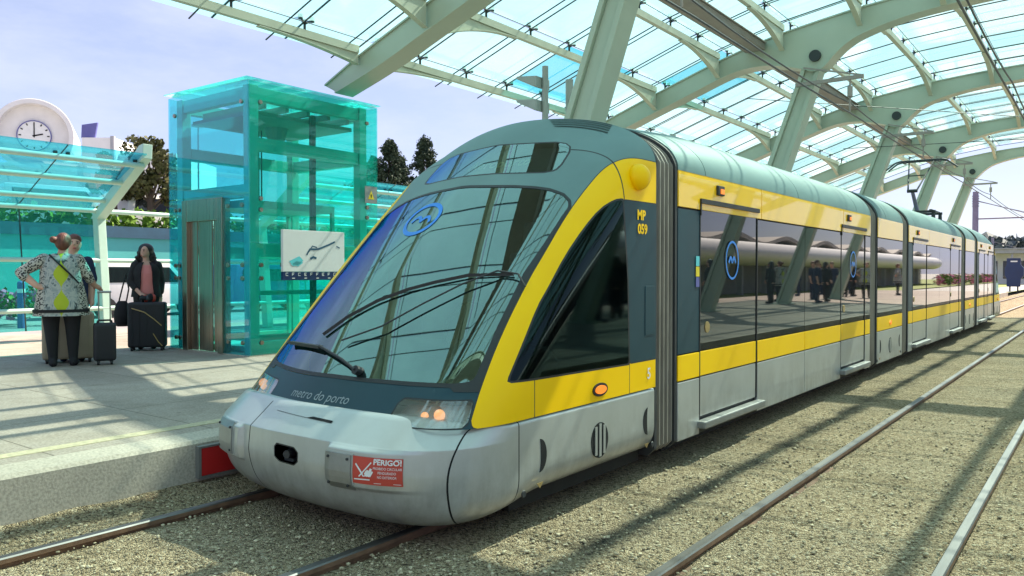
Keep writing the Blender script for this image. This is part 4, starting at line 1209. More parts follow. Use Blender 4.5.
# fittings
def fix(a, b):
    mb = MB(); mb.tube(a, b, .036, .032, 12); L_(mb, 'glass_fixing', M['stain'], smooth=True, sharp=30)
for (x, y) in ((EX1 + .006, EY0 + .20), (EX1 + .006, EY1 - .25)):
    for z in (EZ - .30, 2.72, 2.55, 1.72, 1.52, .55): fix((x - .012, y, z), (x + .02, y, z))
for x in (EX1 - .17, EX0 + .2, DX1 + .12, DX0 - .12):
    for z in (EZ - .30, 2.62, 1.72, 1.52, .55):
        if z > 2.8 and x in (DX1 + .12, DX0 - .12): continue
        fix((x, EY0 + .01, z), (x, EY0 - .02, z))
# steel door
mb = MB(); mb.box(DX0, DX0 + .14, EY0 - .03, EY0 + .12, .36, 2.76); mb.box(DX1 - .14, DX1, EY0 - .03, EY0 + .12, .36, 2.76); mb.box(DX0 + .14, DX1 - .14, EY0 - .03, EY0 + .12, 2.42, 2.76)
door = L_(mb, 'door', M['stain'], bevel=.006)
w = (DX1 - DX0 - .28) / 4
for k in range(4):
    d = .05 + .02 * (k % 2)
    mb = MB(); mb.box(DX0 + .14 + k * w + .004, DX0 + .14 + (k + 1) * w - .004, EY0 + d - .02, EY0 + d, .37, 2.42); L_(mb, 'door_leaf', M['stain'], door, bevel=.004)
mb = MB(); mb.box(EX0 - .02, EX1 + .02, EY0 - .02, EY1 + .02, .34, .365); L_(mb, 'plinth', M['kerb'])
mb = MB(); mb.box(EX1 + .004, EX1 + .012, 9.28, 9.56, 2.80, 3.09); hz = L_(mb, 'hazard_plate', M['silver2'])
mb = MB(); mb.prism([(9.35, 2.87), (9.49, 2.87), (9.42, 3.02)], 'x', EX1 + .012, EX1 + .015); L_(mb, 'hazard_triangle', M['hazy'], hz)
mb = MB(); mb.prism([(9.415, 2.89), (9.425, 2.89), (9.435, 2.95), (9.405, 2.96)], 'x', EX1 + .015, EX1 + .017); L_(mb, 'hazard_symbol', M['hole'], hz)

# lift car added at platform level to block sun and shade the travellers
mb = MB(); cx0, cx1, cy0, cy1 = EX0 + .42, EX1 - .48, EY0 + .30, EY1 - .55
mb.box(cx0, cx1, cy0, cy1, 2.62, 2.74); mb.box(cx0, cx1, cy0, cy1, .37, .45)
for x in (cx0 + .05, cx1 - .06):
    for y in (cy0, cy1 - .06): mb.box(x, x + .06, y, y + .06, .45, 2.62)
mb.box(cx1 - .05, cx1 - .01, cy0 + .06, cy1 - .06, 1.25, 1.32); mb.box(cx1 - .05, cx1 - .01, cy0 + .06, cy1 - .06, .45, .62)
L_(mb, 'shade_lift_car', M['efr'], bevel=.006)
mb = MB()
for k in range(3): mb.tube((EX0 + .6 + k * .08, 8.25, 2.74), (EX0 + .6 + k * .08, 8.25, EZ - .42), .012, .012, 6)
L_(mb, 'hoist_cable', M['dark'])

# area map board beside the lift
bd = thing('map_board', 'white area map board with a dark lower strip fixed to the lift glass', 'board', (-9.95, 8.0, 1.5))
B_ = K(Matrix.Translation((9.95, -8.0, -1.5)), bd)
mb = MB(); mb.box(-10.0, -9.95, 7.42, 8.62, 1.62, 2.26); B_(mb, 'board_panel', M['white2'], bevel=.006)
mb = MB(); mb.box(-10.0, -9.948, 7.42, 8.62, 1.49, 1.617); st_ = B_(mb, 'board_strip', M['navy'])
mb = MB(); mb.box(-10.19, -10.0, 7.55, 7.6, 1.7, 1.76); mb.box(-10.19, -10.0, 8.45, 8.5, 1.7, 1.76); B_(mb, 'board_bracket', M['dark'])
mb = MB()
def xs_(pts, w, x):
    vs, fs = stroke2d(pts, w); mb.add([(x, a, b) for a, b in vs], fs)
xs_([(7.86, 1.88), (7.92, 1.97), (8.02, 1.97), (8.1, 1.98), (8.3, 2.05), (8.42, 2.10)], .028, -9.946); xs_([(7.90, 1.93), (7.97, 2.02), (8.06, 2.0)], .02, -9.9455)
xs_([(7.93, 1.82), (7.99, 1.85), (8.05, 1.83)], .035, -9.946); xs_([(8.45, 2.03), (8.52, 2.0)], .02, -9.946)
B_(mb, 'map_drawing', M['ink'])
mb = MB()
for k in range(4):
    y0 = 7.56 + k * .035; mb.add([(-9.946, y0, 1.74 - k * .006), (-9.946, y0 + .10, 1.80 - k * .006), (-9.946, y0 + .125, 1.775 - k * .006), (-9.946, y0 + .025, 1.715 - k * .006)], [(0, 1, 2, 3)])
mb.add([(-9.9465, 7.53, 1.78), (-9.9465, 7.72, 1.86), (-9.9465, 7.80, 1.79), (-9.9465, 7.61, 1.70)], [(0, 1, 2, 3)])
B_(mb, 'map_key', M['cyan'])
for k in range(9):
    mb = MB(); y = 7.47 + k * .115
    for pts in random.choice(([[(0, 0), (0, .04), (.04, .04)], [(0, .02), (.03, .02)]], [[(.04, .04), (0, .04), (0, 0), (.04, 0)]], [[(0, 0), (0, .04), (.04, .04)], [(0, .02), (.03, .02)], [(0, 0), (.04, 0)]])):
        xs_([(y + a, 1.56 + b) for a, b in pts], .010, -9.945)
    if k % 2: xs_([(y, 1.52), (y + .05, 1.52)], .014, -9.945)
    B_(mb, 'strip_symbol', M['white'], st_)
    st_.children[-1].matrix_parent_inverse = Matrix.Identity(4)

# ------------------------------------------------------------------ glass shelters
def shelter(y0, y1, label):
    ym = (y0 + y1) / 2
    s = thing('glass_shelter', label, 'shelter', (-15.2, ym, .35), 0, 'glass shelters along the street side')
    S = K(Matrix.Translation((15.2, -ym, -.35)), s)
    nb = max(2, int(round((y1 - y0) / 4.4))); fy = np.linspace(y0, y1, nb + 1)
    for y in fy:
        mb = MB(); mb.beam((-15.45, y, .35), (-15.70, y, 2.80), .16, .20, up=(1, 0, 0)); S(mb, 'post', M['shf'], bevel=.012)
        mb = MB(); mb.prism([(-15.86, 2.66), (-15.60, 2.64), (-13.86, 3.66), (-13.84, 3.92), (-13.98, 3.90)], 'y', y - .09, y + .09); S(mb, 'roof_arm', M['shf'], bevel=.01)
    for x, z in ((-14.0, 3.44), (-14.62, 3.17), (-15.28, 2.88)):
        mb = MB(); mb.tube((x, y0, z + .10), (x, y1, z + .10), .05, .05, 12); S(mb, 'roof_rail', M['shf'], smooth=True, sharp=40)
    n = int(round((y1 - y0) / 1.3)); ys_ = np.linspace(y0 - .05, y1 - .02, n + 1)
    for a, b in zip(ys_[:-1], ys_[1:]):
        mb = MB(); p0 = (-13.82, 3.73); p1 = (-15.92, 2.80)
        mb.prism([p0, p1, (p1[0], p1[1] + .012), (p0[0], p0[1] + .012)], 'y', a + .008, b - .008); g = S(mb, 'roof_glass', M['sh'])
        for q in (.12, .45, .78):
            for yy in (a + .10, b - .10):
                x = p0[0] + (p1[0] - p0[0]) * q; z = p0[1] + (p1[1] - p0[1]) * q
                mb = MB(); mb.tube((x, yy, z - .05), (x, yy, z + .03), .035, .035, 10); S(mb, 'glass_fixing', M['clamp'], g)
        mb = MB(); mb.beam((p0[0], a, p0[1] + .006), (p1[0], a, p1[1] + .006), .016, .014); S(mb, 'glass_joint', M['clamp'], g)
    for z in (2.80, 1.84, .92):
        mb = MB(); xx = -15.45 - (z - .35) * .103; mb.tube((xx + .06, y0 - 1.2 if y0 > 6 else y0, z), (xx + .06, y1 + 1.4, z), .045, .045, 10); S(mb, 'wall_rail', M['shf'], smooth=True, sharp=40)
    for a, b in zip(ys_[:-1], ys_[1:]):
        mb = MB(); mb.prism([(-15.56, .55), (-15.83, 3.02), (-15.842, 3.02), (-15.572, .55)], 'y', a + .01, b - .01); S(mb, 'wall_glass', M['shw'])
        mb = MB(); mb.prism([(-15.55, .55), (-15.82, 3.02), (-15.845, 3.02), (-15.575, .55)], 'y', b - .009, b + .009); S(mb, 'wall_joint', M['clamp'])
    return s
shelter(-2.0, 7.42, 'glass shelter behind the waiting travellers, left of the lift')
shelter(11.1, 22.5, 'second glass shelter seen through the lift, farther along')

# ------------------------------------------------------------------ lamp masts on the platform
def lamp_mast(y):
    r = thing('lamp_mast', 'slim lamp mast', 'lamp', (-6.62, y, .35), 0, 'twin lamp masts along the platform')
    mb = MB(); mb.tube((-6.62, y, .35), (-6.62, y, 4.62), .055, .045, 12); mb.tube((-6.62, y, .35), (-6.62, y, .55), .10, .09, 12)
    S = K(Matrix.Translation((6.62, -y, -.35)), r); S(mb, 'mast', M['lampf'], smooth=True, sharp=30)
    for z in (4.40, 4.06):
        mb = MB(); mb.prism([(-7.02, z + .06), (-6.66, z - .10), (-6.66, z + .06), (-7.02, z + .10)], 'y', y - .17, y + .17); S(mb, 'lamp_head', M['lampf'], bevel=.008)
        mb = MB(); mb.beam((-6.98, y, z + .045), (-6.72, y, z - .08), .26, .012); S(mb, 'lamp_diffuser', M['white'])
    return r
l0 = lamp_mast(9.55); l0['label'] = 'twin-flap lamp mast nearest the tram nose, in front of the roof column'
lab = {17.9: 'twin-flap lamp mast between the first and second visible roof columns', 26.6: 'twin-flap lamp mast between the second and third roof columns', 34.2: 'twin-flap lamp mast behind the tram pantograph', 42.5: 'farthest twin-flap lamp mast near the end of the tram'}
for y, s in lab.items():
    c = copy_tree(l0, None, label=s); c.location.y = y
# slim signal post next to the first lamp
sp = thing('signal_post', 'short grey post with a small box beside the nearest lamp mast', 'post', (-6.62, 10.2, .35))
S = K(Matrix.Translation((6.62, -10.2, -.35)), sp)
mb = MB(); mb.tube((-6.62, 10.2, .35), (-6.62, 10.2, 4.55), .06, .06, 12); S(mb, 'mast', M['lampf'], smooth=True, sharp=30)
mb = MB(); mb.box(-6.56, -6.38, 10.1, 10.3, 3.95, 4.25); S(mb, 'signal_box', M['lampf'], bevel=.01)

# catenary poles beyond the station
def cpole(y, label):
    r = thing('catenary_pole', label, 'pole', (-7.0, y, 0), 0, 'catenary poles beyond the station')
    S = K(Matrix.Translation((7.0, -y, 0)), r)
    mb = MB(); mb.tube((-7, y, -.06), (-7, y, 6.86), .20, .17, 14)
    for k in range(5): mb.tube((-7, y, 5.9 + k * .16), (-7, y, 5.96 + k * .16), .21, .21, 14)
    S(mb, 'mast', M['pole'], smooth=True, sharp=30)
    mb = MB(); mb.tube((-7, y, 5.1), (1.2, y, 5.1), .05, .05, 8); mb.tube((-7, y, 6.3), (-3.6, y, 5.15), .03, .03, 6); mb.tube((-4.1, y, 5.1), (-4.1, y, 4.75), .03, .03, 6); mb.tube((-1.42, y, 5.1), (-1.42, y, 4.75), .03, .03, 6); mb.ball((-3.6, y, 5.12), .11, 8, 6)
    S(mb, 'bracket_arm', M['pole'])
    return r
p0 = cpole(59., 'violet-grey catenary pole rising behind the tram roof'); 
c = copy_tree(p0, None, label='violet-grey catenary pole standing clear beyond the tram tail'); c.location.y = 78.
wire([(-7, 59, 6.25), (-2, 90, 6.1), (3, 120, 6.0)], .012, 'thin stay wire running from the nearer catenary pole')

# ------------------------------------------------------------------ people
def fused(parts, name, mat, parent, voxel=.014, smooth_it=6, loc_inv=None):
    """tapered limbs and lumps fused into one continuous skin"""
    mb = MB()
    for p in parts:
        if p[0] == 'l':
            _, pts, rad = p
            for (a, b), (r0, r1) in zip(zip(pts[:-1], pts[1:]), zip(rad[:-1], rad[1:])):
                mb.tube(a, b, r0, r1, 14)
            for a, r0 in zip(pts, rad): mb.ball(a, r0, 14, 10)
        elif p[0] == 'r':
            mb.loft([[(c[0] + a * math.cos(t), c[1] + b * math.sin(t), c[2]) for t in np.linspace(0, 2 * math.pi, 20, endpoint=False)] for c, a, b in p[1]])
        else:
            mb.ball(p[1], p[2], 16, 12)
    me = bpy.data.meshes.new(name); me.from_pydata(mb.v, [], mb.f); o = bpy.data.objects.new(name, me); COL.objects.link(o)
    bm = bmesh.new(); bm.from_mesh(me); bmesh.ops.recalc_face_normals(bm, faces=bm.faces); bm.to_mesh(me); bm.free()
    r = o.modifiers.new('r', 'REMESH'); r.mode = 'VOXEL'; r.voxel_size = voxel
    s = o.modifiers.new('s', 'SMOOTH'); s.iterations = smooth_it; s.factor = .5
    dg = bpy.context.evaluated_depsgraph_get(); dg.update()
    m2 = bpy.data.meshes.new_from_object(o.evaluated_get(dg)); o.modifiers.clear(); o.data = m2; bpy.data.meshes.remove(me)
    m2.name = name; m2.materials.clear(); m2.materials.append(mat)
    m2.polygons.foreach_set('use_smooth', [True] * len(m2.polygons)); o.parent = parent
    return o
def hand(w, d, spread, curl, r=.010):
    """palm and five bent fingers of unequal length; w wrist, d pointing, spread across the knuckles, curl towards the palm"""
    w = Vector(w); d = Vector(d).normalized(); s = Vector(spread).normalized(); c = Vector(curl).normalized()
    out = [('l', [tuple(w), tuple(w + d * .045), tuple(w + d * .085)], [.030, .036, .034])]
    for k, (q, L) in enumerate(((-.030, .075), (-.010, .088), (.011, .080), (.030, .060))):
        a = w + d * .085 + s * q; b = a + d * L * .5 + c * L * .15; e = b + d * L * .35 + c * L * .40
        out.append(('l', [tuple(a), tuple(b), tuple(e)], [r * 1.1, r, r * .8]))
    a = w + d * .03 - s * .03; b = a - s * .035 + d * .03 + c * .01; e = b + d * .035 + c * .02
    out.append(('l', [tuple(a), tuple(b), tuple(e)], [r * 1.4, r * 1.2, r]))
    return out
def face(parent, c, yaw, skin_r=.1):
    """eyes, brows, lips on a head at c looking along -y turned by yaw"""
    rot = Matrix.Rotation(yaw, 3, 'Z'); mb = MB()
    def P(x, y, z): v = rot @ Vector((x, y, z)); return (c[0] + v.x, c[1] + v.y, c[2] + v.z)
    for s in (-1, 1):
        mb.ball(P(s * .034, -skin_r * .88, .012), (.013, .010, .008), 8, 6, 0); mb.ball(P(s * .036, -skin_r * .90, .034), (.018, .008, .005), 8, 6, 0)
    mb.ball(P(0, -skin_r * .93, -.058), (.022, .010, .009), 8, 6, 1)
    o = mb.build('face_features', [M['hairb'], paint('lips', (.40, .10, .09), .5)], smooth=True); o.parent = parent; return o
def person_root(px, py, label, sc=1.0, z=.35, extra=0.):
    d = math.atan2(py, px)   # line of sight from the camera at the origin
    r = thing('person', label, 'person', (px, py, z), d - math.pi / 2 + extra); r.scale = (sc, sc, sc); return r

# 1: woman in the printed tunic, back to the camera, hand on hip
w1 = person_root(-11.22, 4.80, 'person in a lime and leopard printed tunic seen from behind, one hand on the hip', 1.03)
hd = (.03, .02, 1.62)
parts = [('b', hd, (.082, .098, .115)), ('b', (.06, .10, 1.61), (.03, .03, .04)), ('b', (.055, .125, 1.605), (.012, .018, .016)), ('b', (.045, .095, 1.545), (.035, .03, .03)), ('b', (-.055, .03, 1.61), (.012, .022, .03)), ('b', (.118, .02, 1.61), (.012, .022, .03)),
         ('l', [(.02, .0, 1.38), (.028, .015, 1.55)], [.068, .058]),
         ('r', [((0, 0, .76), .26, .19), ((0, 0, .92), .285, .20), ((0, 0, 1.10), .235, .17), ((0, 0, 1.28), .225, .15), ((0, 0, 1.40), .20, .11), ((.01, 0, 1.46), .09, .07)]),
         ('l', [(-.20, 0, 1.38), (-.45, .02, 1.22), (-.27, -.10, 1.05)], [.075, .058, .038]), ('l', [(.20, 0, 1.38), (.31, .03, 1.17), (.385, .14, 1.05)], [.075, .058, .038]),
         ('l', [(-.12, 0, .82), (-.115, .01, .48), (-.10, .0, .09)], [.118, .078, .048]), ('l', [(.12, 0, .82), (.125, .01, .48), (.13, 0, .09)], [.118, .078, .048]),
         ('l', [(-.10, -.03, .045), (-.10, .13, .035)], [.045, .035]), ('l', [(.13, -.03, .045), (.16, .13, .035)], [.045, .035])]
parts += hand((-.27, -.10, 1.05), (.9, .25, -.35), (0, 1, .1), (.2, .6, -.3)) + hand((.385, .14, 1.05), (.6, .6, -.35), (.6, -.6, 0), (0, 0, -1))
body = fused(parts, 'body', M['skin'], w1, .013)
tn = MB(); rings = []
for z, a, b, x in ((.66, .325, .235, 0), (.72, .315, .23, 0), (.85, .30, .22, 0), (.98, .275, .205, 0), (1.12, .242, .182, 0), (1.26, .235, .172, 0), (1.36, .215, .148, 0), (1.42, .19, .12, .005), (1.465, .105, .085, .01)):
    rings.append([(x + a * math.cos(t) * (1 + .02 * math.sin(5 * t + z * 9)), b * math.sin(t) * (1 + .03 * math.sin(4 * t)), z) for t in np.linspace(0, 2 * math.pi, 40, endpoint=False)])
tn.loft(rings, cap=False)
tn.loft([[(-.335 * 1.012 * 0 + .327 * math.cos(t), .238 * math.sin(t), z) for t in np.linspace(0, 2 * math.pi, 40, endpoint=False)] for z in (.705, .745)], cap=False, mi=1)
o = tn.build('tunic', [M['dress'], M['cloth_black']], smooth=True, sharp=60); o.parent = w1
sl = fused([('l', [(-.19, 0, 1.385), (-.45, .02, 1.22), (-.41, -.04, 1.16)], [.085, .066, .058]), ('l', [(.19, 0, 1.385), (.31, .03, 1.17), (.335, .075, 1.12)], [.085, .066, .058])], 'sleeves', M['dress'], w1, .016)
fused([('l', [(-.12, 0, .80), (-.115, .01, .48), (-.10, .0, .10)], [.125, .086, .056]), ('l', [(.12, 0, .80), (.125, .01, .48), (.13, 0, .10)], [.125, .086, .056]), ('l', [(-.10, -.04, .05), (-.10, .14, .04)], [.055, .045]), ('l', [(.13, -.04, .05), (.16, .14, .04)], [.055, .045])], 'leggings', M['cloth_black'], w1, .015)
fused([('b', (.03, .0, 1.638), (.095, .108, .104)), ('b', (.02, -.04, 1.605), (.090, .08, .10)), ('b', (-.085, -.06, 1.645), (.045, .045, .045))], 'hair', M['hair'], w1, .012, 3)
mb = MB(); mb.poly_tube([(-.13, -.105, 1.45), (-.02, -.165, 1.33), (.10, -.195, 1.2), (.2, -.19, 1.08)], .012, 6); o = mb.build('shoulder_strap', M['cloth_black']); o.parent = w1

# 2: companion hidden behind her
w2 = person_root(-11.86, 5.22, 'person in dark navy clothes mostly hidden behind the person in the printed tunic', 1.04)
parts = [('b', (.035, 0, 1.60), (.082, .10, .118)), ('b', (.02, -.10, 1.595), (.014, .02, .02)), ('b', (.115, .01, 1.60), (.012, .022, .03)), ('b', (-.045, .01, 1.60), (.012, .022, .03)), ('l', [(.0, 0, 1.38), (.02, 0, 1.53)], [.07, .06]),
         ('r', [((0, 0, .84), .19, .14), ((0, 0, 1.08), .18, .13), ((0, 0, 1.30), .205, .13), ((0, 0, 1.41), .15, .1)]),
         ('l', [(-.19, 0, 1.36), (-.25, 0, 1.10), (-.24, -.08, .86)], [.06, .048, .036]), ('l', [(.19, 0, 1.36), (.25, 0, 1.10), (.24, -.05, .86)], [.06, .048, .036]),
         ('l', [(-.10, 0, .86), (-.10, 0, .47), (-.10, .02, .08)], [.10, .07, .05]), ('l', [(.10, 0, .86), (.10, 0, .47), (.10, .02, .08)], [.10, .07, .05]), ('l', [(-.10, .03, .04), (-.11, -.14, .035)], [.045, .035]), ('l', [(.10, .03, .04), (.11, -.14, .035)], [.045, .035])]
parts += hand((-.24, -.08, .86), (0, -.3, -1), (0, 1, 0), (.4, -.2, 0)) + hand((.24, -.05, .86), (0, -.3, -1), (0, -1, 0), (-.4, -.2, 0))
fused(parts, 'body', M['skin'], w2, .014)
fused([('r', [((0, 0, .80), .215, .165), ((0, 0, 1.08), .20, .15), ((0, 0, 1.30), .22, .145), ((0, 0, 1.42), .15, .1)]), ('l', [(-.19, 0, 1.36), (-.25, 0, 1.12)], [.078, .066]), ('l', [(.19, 0, 1.36), (.25, 0, 1.12)], [.078, .066])], 'shirt', M['cloth_navy'], w2, .016)
fused([('l', [(-.10, 0, .88), (-.10, 0, .47), (-.10, .02, .07)], [.115, .088, .072]), ('l', [(.10, 0, .88), (.10, 0, .47), (.10, .02, .07)], [.115, .088, .072]), ('l', [(-.10, .03, .04), (-.11, -.15, .04)], [.055, .045]), ('l', [(.10, .03, .04), (.11, -.15, .04)], [.055, .045])], 'trousers', M['cloth_navy'], w2, .016)
fused([('b', (.035, .02, 1.66), (.09, .102, .085)), ('b', (.035, .06, 1.61), (.085, .06, .09))], 'hair', M['hair'], w2, .013, 3)
face(w2, (.035, 0, 1.60), 0)

# 3: woman in black jacket and pink top behind a black suitcase
w3 = person_root(-12.72, 6.78, 'person with long dark curly hair, black jacket and pink top behind a black suitcase', 1.02)
parts = [('b', (-.02, 0, 1.57), (.075, .092, .112)), ('b', (-.065, -.080, 1.555), (.012, .02, .022)), ('b', (-.045, -.06, 1.51), (.035, .035, .03)), ('l', [(0, 0, 1.34), (-.012, 0, 1.50)], [.055, .048]),
         ('r', [((0, 0, .80), .175, .13), ((0, 0, .95), .165, .12), ((0, 0, 1.08), .145, .11), ((0, 0, 1.25), .175, .12), ((0, 0, 1.36), .14, .085), ((0, 0, 1.41), .06, .05)]),
         ('l', [(-.16, 0, 1.34), (-.235, .0, 1.08), (-.10, -.17, .90)], [.055, .045, .032]), ('l', [(.16, 0, 1.34), (.215, .03, 1.10), (.20, -.02, .86)], [.055, .045, .032]),
         ('l', [(-.09, 0, .84), (-.09, -.01, .46), (-.09, .02, .08)], [.105, .072, .046]), ('l', [(.09, 0, .84), (.09, -.01, .46), (.09, .02, .08)], [.105, .072, .046]), ('l', [(-.09, .03, .04), (-.10, -.13, .035)], [.042, .032]), ('l', [(.09, .03, .04), (.10, -.13, .035)], [.042, .032])]
parts += hand((-.10, -.17, .90), (.75, -.3, -.5), (.5, .8, 0), (0, 0, -1)) + hand((.20, -.02, .86), (0, -.2, -1), (0, -1, 0), (-.4, -.2, 0))
fused(parts, 'body', M['skin'], w3, .013)
face(w3, (-.02, 0, 1.57), R(-35), .092)
fused([('r', [((0, 0, .88), .185, .14), ((0, 0, 1.05), .162, .125), ((0, 0, 1.22), .182, .135), ((0, 0, 1.36), .13, .092)])], 'top', M['pink'], w3, .015)
fused([('l', [(-.09, 0, .86), (-.09, -.01, .46), (-.09, .02, .08)], [.118, .085, .062]), ('l', [(.09, 0, .86), (.09, -.01, .46), (.09, .02, .08)], [.118, .085, .062]), ('l', [(-.09, .03, .04), (-.10, -.14, .04)], [.052, .042]), ('l', [(.09, .03, .04), (.10, -.14, .04)], [.052, .042])], 'trousers', M['cloth_black'], w3, .016)
jk = MB(); rings = []
for z, a, b, gap in ((.84, .235, .185, .55), (.98, .215, .170, .5), (1.10, .20, .16, .48), (1.24, .215, .165, .42), (1.34, .20, .13, .36), (1.40, .10, .085, .5)):
    ts = np.linspace(-math.pi / 2 + gap, 3 * math.pi / 2 - gap, 34); out = [(a * math.cos(t), b * math.sin(t), z) for t in ts]; inn = [((a - .02) * math.cos(t), (b - .02) * math.sin(t), z) for t in ts[::-1]]
    rings.append(out + inn)
jk.loft(rings); o = jk.build('jacket', M['cloth_black'], smooth=True, sharp=60); o.parent = w3
fused([('l', [(-.16, 0, 1.345), (-.235, .0, 1.08), (-.165, -.09, .985)], [.078, .064, .055]), ('l', [(.16, 0, 1.345), (.215, .03, 1.10), (.205, -.01, .92)], [.078, .064, .055])], 'jacket_sleeves', M['cloth_black'], w3, .015)
hp = [('b', (-.005, .035, 1.605), (.118, .105, .105)), ('b', (0, .07, 1.50), (.13, .075, .19))]
for k in range(56):
    s = 1 if k % 2 else -1; t = rng.random(); z = 1.615 - .46 * t
    hp.append(('b', (s * (.078 + .085 * math.sin(min(1, t * 1.5) * 1.57) * (.5 + .5 * rng.random())) - .012, .03 + .04 * rng.random() - .10 * max(0, t - .35), z), tuple(.022 + .020 * rng.random(3))))
fused(hp, 'hair', M['hairb'], w3, .011, 2)

# luggage
def suitcase(px, py, w, d, h, mat, label, z=.35, turn=0., handle=0., rim=None, frame=None):
    a = math.atan2(py, px) - math.pi / 2 + turn
    r = thing('suitcase', label, 'suitcase', (px, py, z), a)
    mb = MB(); mb.box(-w / 2, w / 2, -d / 2, d / 2, .055, h); o = mb.build('shell', mat, bevel=.045, seg=3, smooth=True, sharp=60); o.parent = r
    for x in np.linspace(-w / 2 + .07, w / 2 - .07, 5):
        mb = MB(); mb.box(x - .008, x + .008, -d / 2 - .006, -d / 2 + .01, .11, h - .07); o2 = mb.build('rib', mat); o2.parent = o
    if rim is not None:
        mb = MB(); mb.poly_tube([(-w * .38, -d / 2 - .006, h * .88), (-w * .05, -d / 2 - .008, h * .80), (w * .2, -d / 2 - .008, h * .66), (w * .40, -d / 2 - .006, h * .52)], .009, 6)
        o2 = mb.build('trim', rim); o2.parent = r; mb = MB()
        mb.poly_tube([(w * .18, -d / 2 - .006, h * .36), (w * .32, -d / 2 - .006, h * .18), (w * .42, -d / 2 - .006, h * .10)], .008, 6); o2 = mb.build('trim', rim); o2.parent = r
    for x in (-w / 2 + .06, w / 2 - .06):
        for y in (-d / 2 + .05, d / 2 - .05):
            mb = MB(); mb.tube((x - .016, y, .034), (x + .016, y, .034), .034, .034, 14); mb.box(x - .022, x + .022, y - .02, y + .02, .04, .07); o2 = mb.build('wheel', M['black']); o2.parent = r
    mb = MB(); mb.poly_tube([(-.09, 0, h - .01), (-.08, 0, h + .035), (.08, 0, h + .035), (.09, 0, h - .01)], .013, 8); o2 = mb.build('carry_handle', M['black']); o2.parent = r
    if handle:
        mb = MB()
        for x in (-.07, .07): mb.tube((x, d / 2 - .05, h - .02), (x, d / 2 - .05, h + handle), .009, .009, 8)
        mb.tube((-.085, d / 2 - .05, h + handle), (.085, d / 2 - .05, h + handle), .016, .016, 10); o2 = mb.build('pull_handle', M['silver2']); o2.parent = r
    return r
suitcase(-11.62, 5.06, .64, .30, .70, M['beige'], 'large beige hard-shell suitcase standing behind the legs of the person in the printed tunic')
suitcase(-10.95, 5.24, .28, .22, .57, M['case'], 'small black cabin suitcase with its handle pulled out, beside the person in the printed tunic', handle=.42)
suitcase(-12.40, 6.62, .56, .30, .78, M['case'], 'large black suitcase with gold trim lines in front of the person in the black jacket', rim=M['gold'], turn=R(-8))
bp_ = Vector((-12.48, 6.55, 0))
mb = MB()
for k in range(9):
    q = rng.normal(0, .05, 3); mb.ball((q[0] * 1.8, q[1], .05 + abs(q[2]) * .5), tuple(.035 + .035 * rng.random(3)), 8, 6, int(k % 3))
ts = mb.build('bundled_scarf', [M['cloth_black'], M['red'], M['dark']], smooth=True, loc=None); ts.location = (-12.36, 6.63, 1.13); tag(ts, 'small bundled dark red scarf lying on top of the large black suitcase', 'scarf')
hb = thing('handbag', 'black shoulder bag hanging beside the person in the black jacket', 'bag', (-12.98, 6.50, .72), math.atan2(6.5, -12.98) - math.pi / 2)
mb = MB(); mb.loft([[(a * math.cos(t), b * math.sin(t), z) for t in np.linspace(0, 2 * math.pi, 20, endpoint=False)] for z, a, b in ((0, .08, .05), (.04, .12, .075), (.2, .13, .08), (.36, .10, .06), (.42, .06, .03))]); o = mb.build('pouch', M['cloth_black'], smooth=True, sharp=60); o.parent = hb
mb = MB(); mb.poly_tube([(-.05, 0, .40), (.0, 0, .62), (.06, 0, .86), (.10, 0, .62), (.06, 0, .40)], .012, 6); o = mb.build('strap', M['cloth_black']); o.parent = hb

# ------------------------------------------------------------------ street side and distance
sheet('road', -28.6, -17.9, -40, 140, .20, M['road'])
mb = MB(); mb.box(-17.9, -17.6, -40, 62, -.06, .33); struct(mb.build('street_kerb', paint('pinkish_kerb', (.50, .36, .33), .8)))
mb = MB(); mb.box(-28.9, -28.6, -40, 140, -.06, .32); struct(mb.build('street_kerb', M['kerb']))
mb = MB(); mb.box(-70, -29.6, -40, 44, -.06, 3.0); struct(mb.build('terrace', M['walk']))
mb = MB(); mb.box(-29.6, -29.2, -40, 44, -.05, 2.9); rw = mb.build('retaining_wall', M['wallg'], loc=(-29.4, 2, 0)); tag(rw, 'long teal retaining wall with dark coping across the street', 'wall')
mb = MB(); mb.box(-29.66, -29.1, -40, 44, 2.9, 3.32); o = mb.build('coping', M['coping'], rw); o.matrix_parent_inverse = Matrix.Translation((29.4, -2, 0))

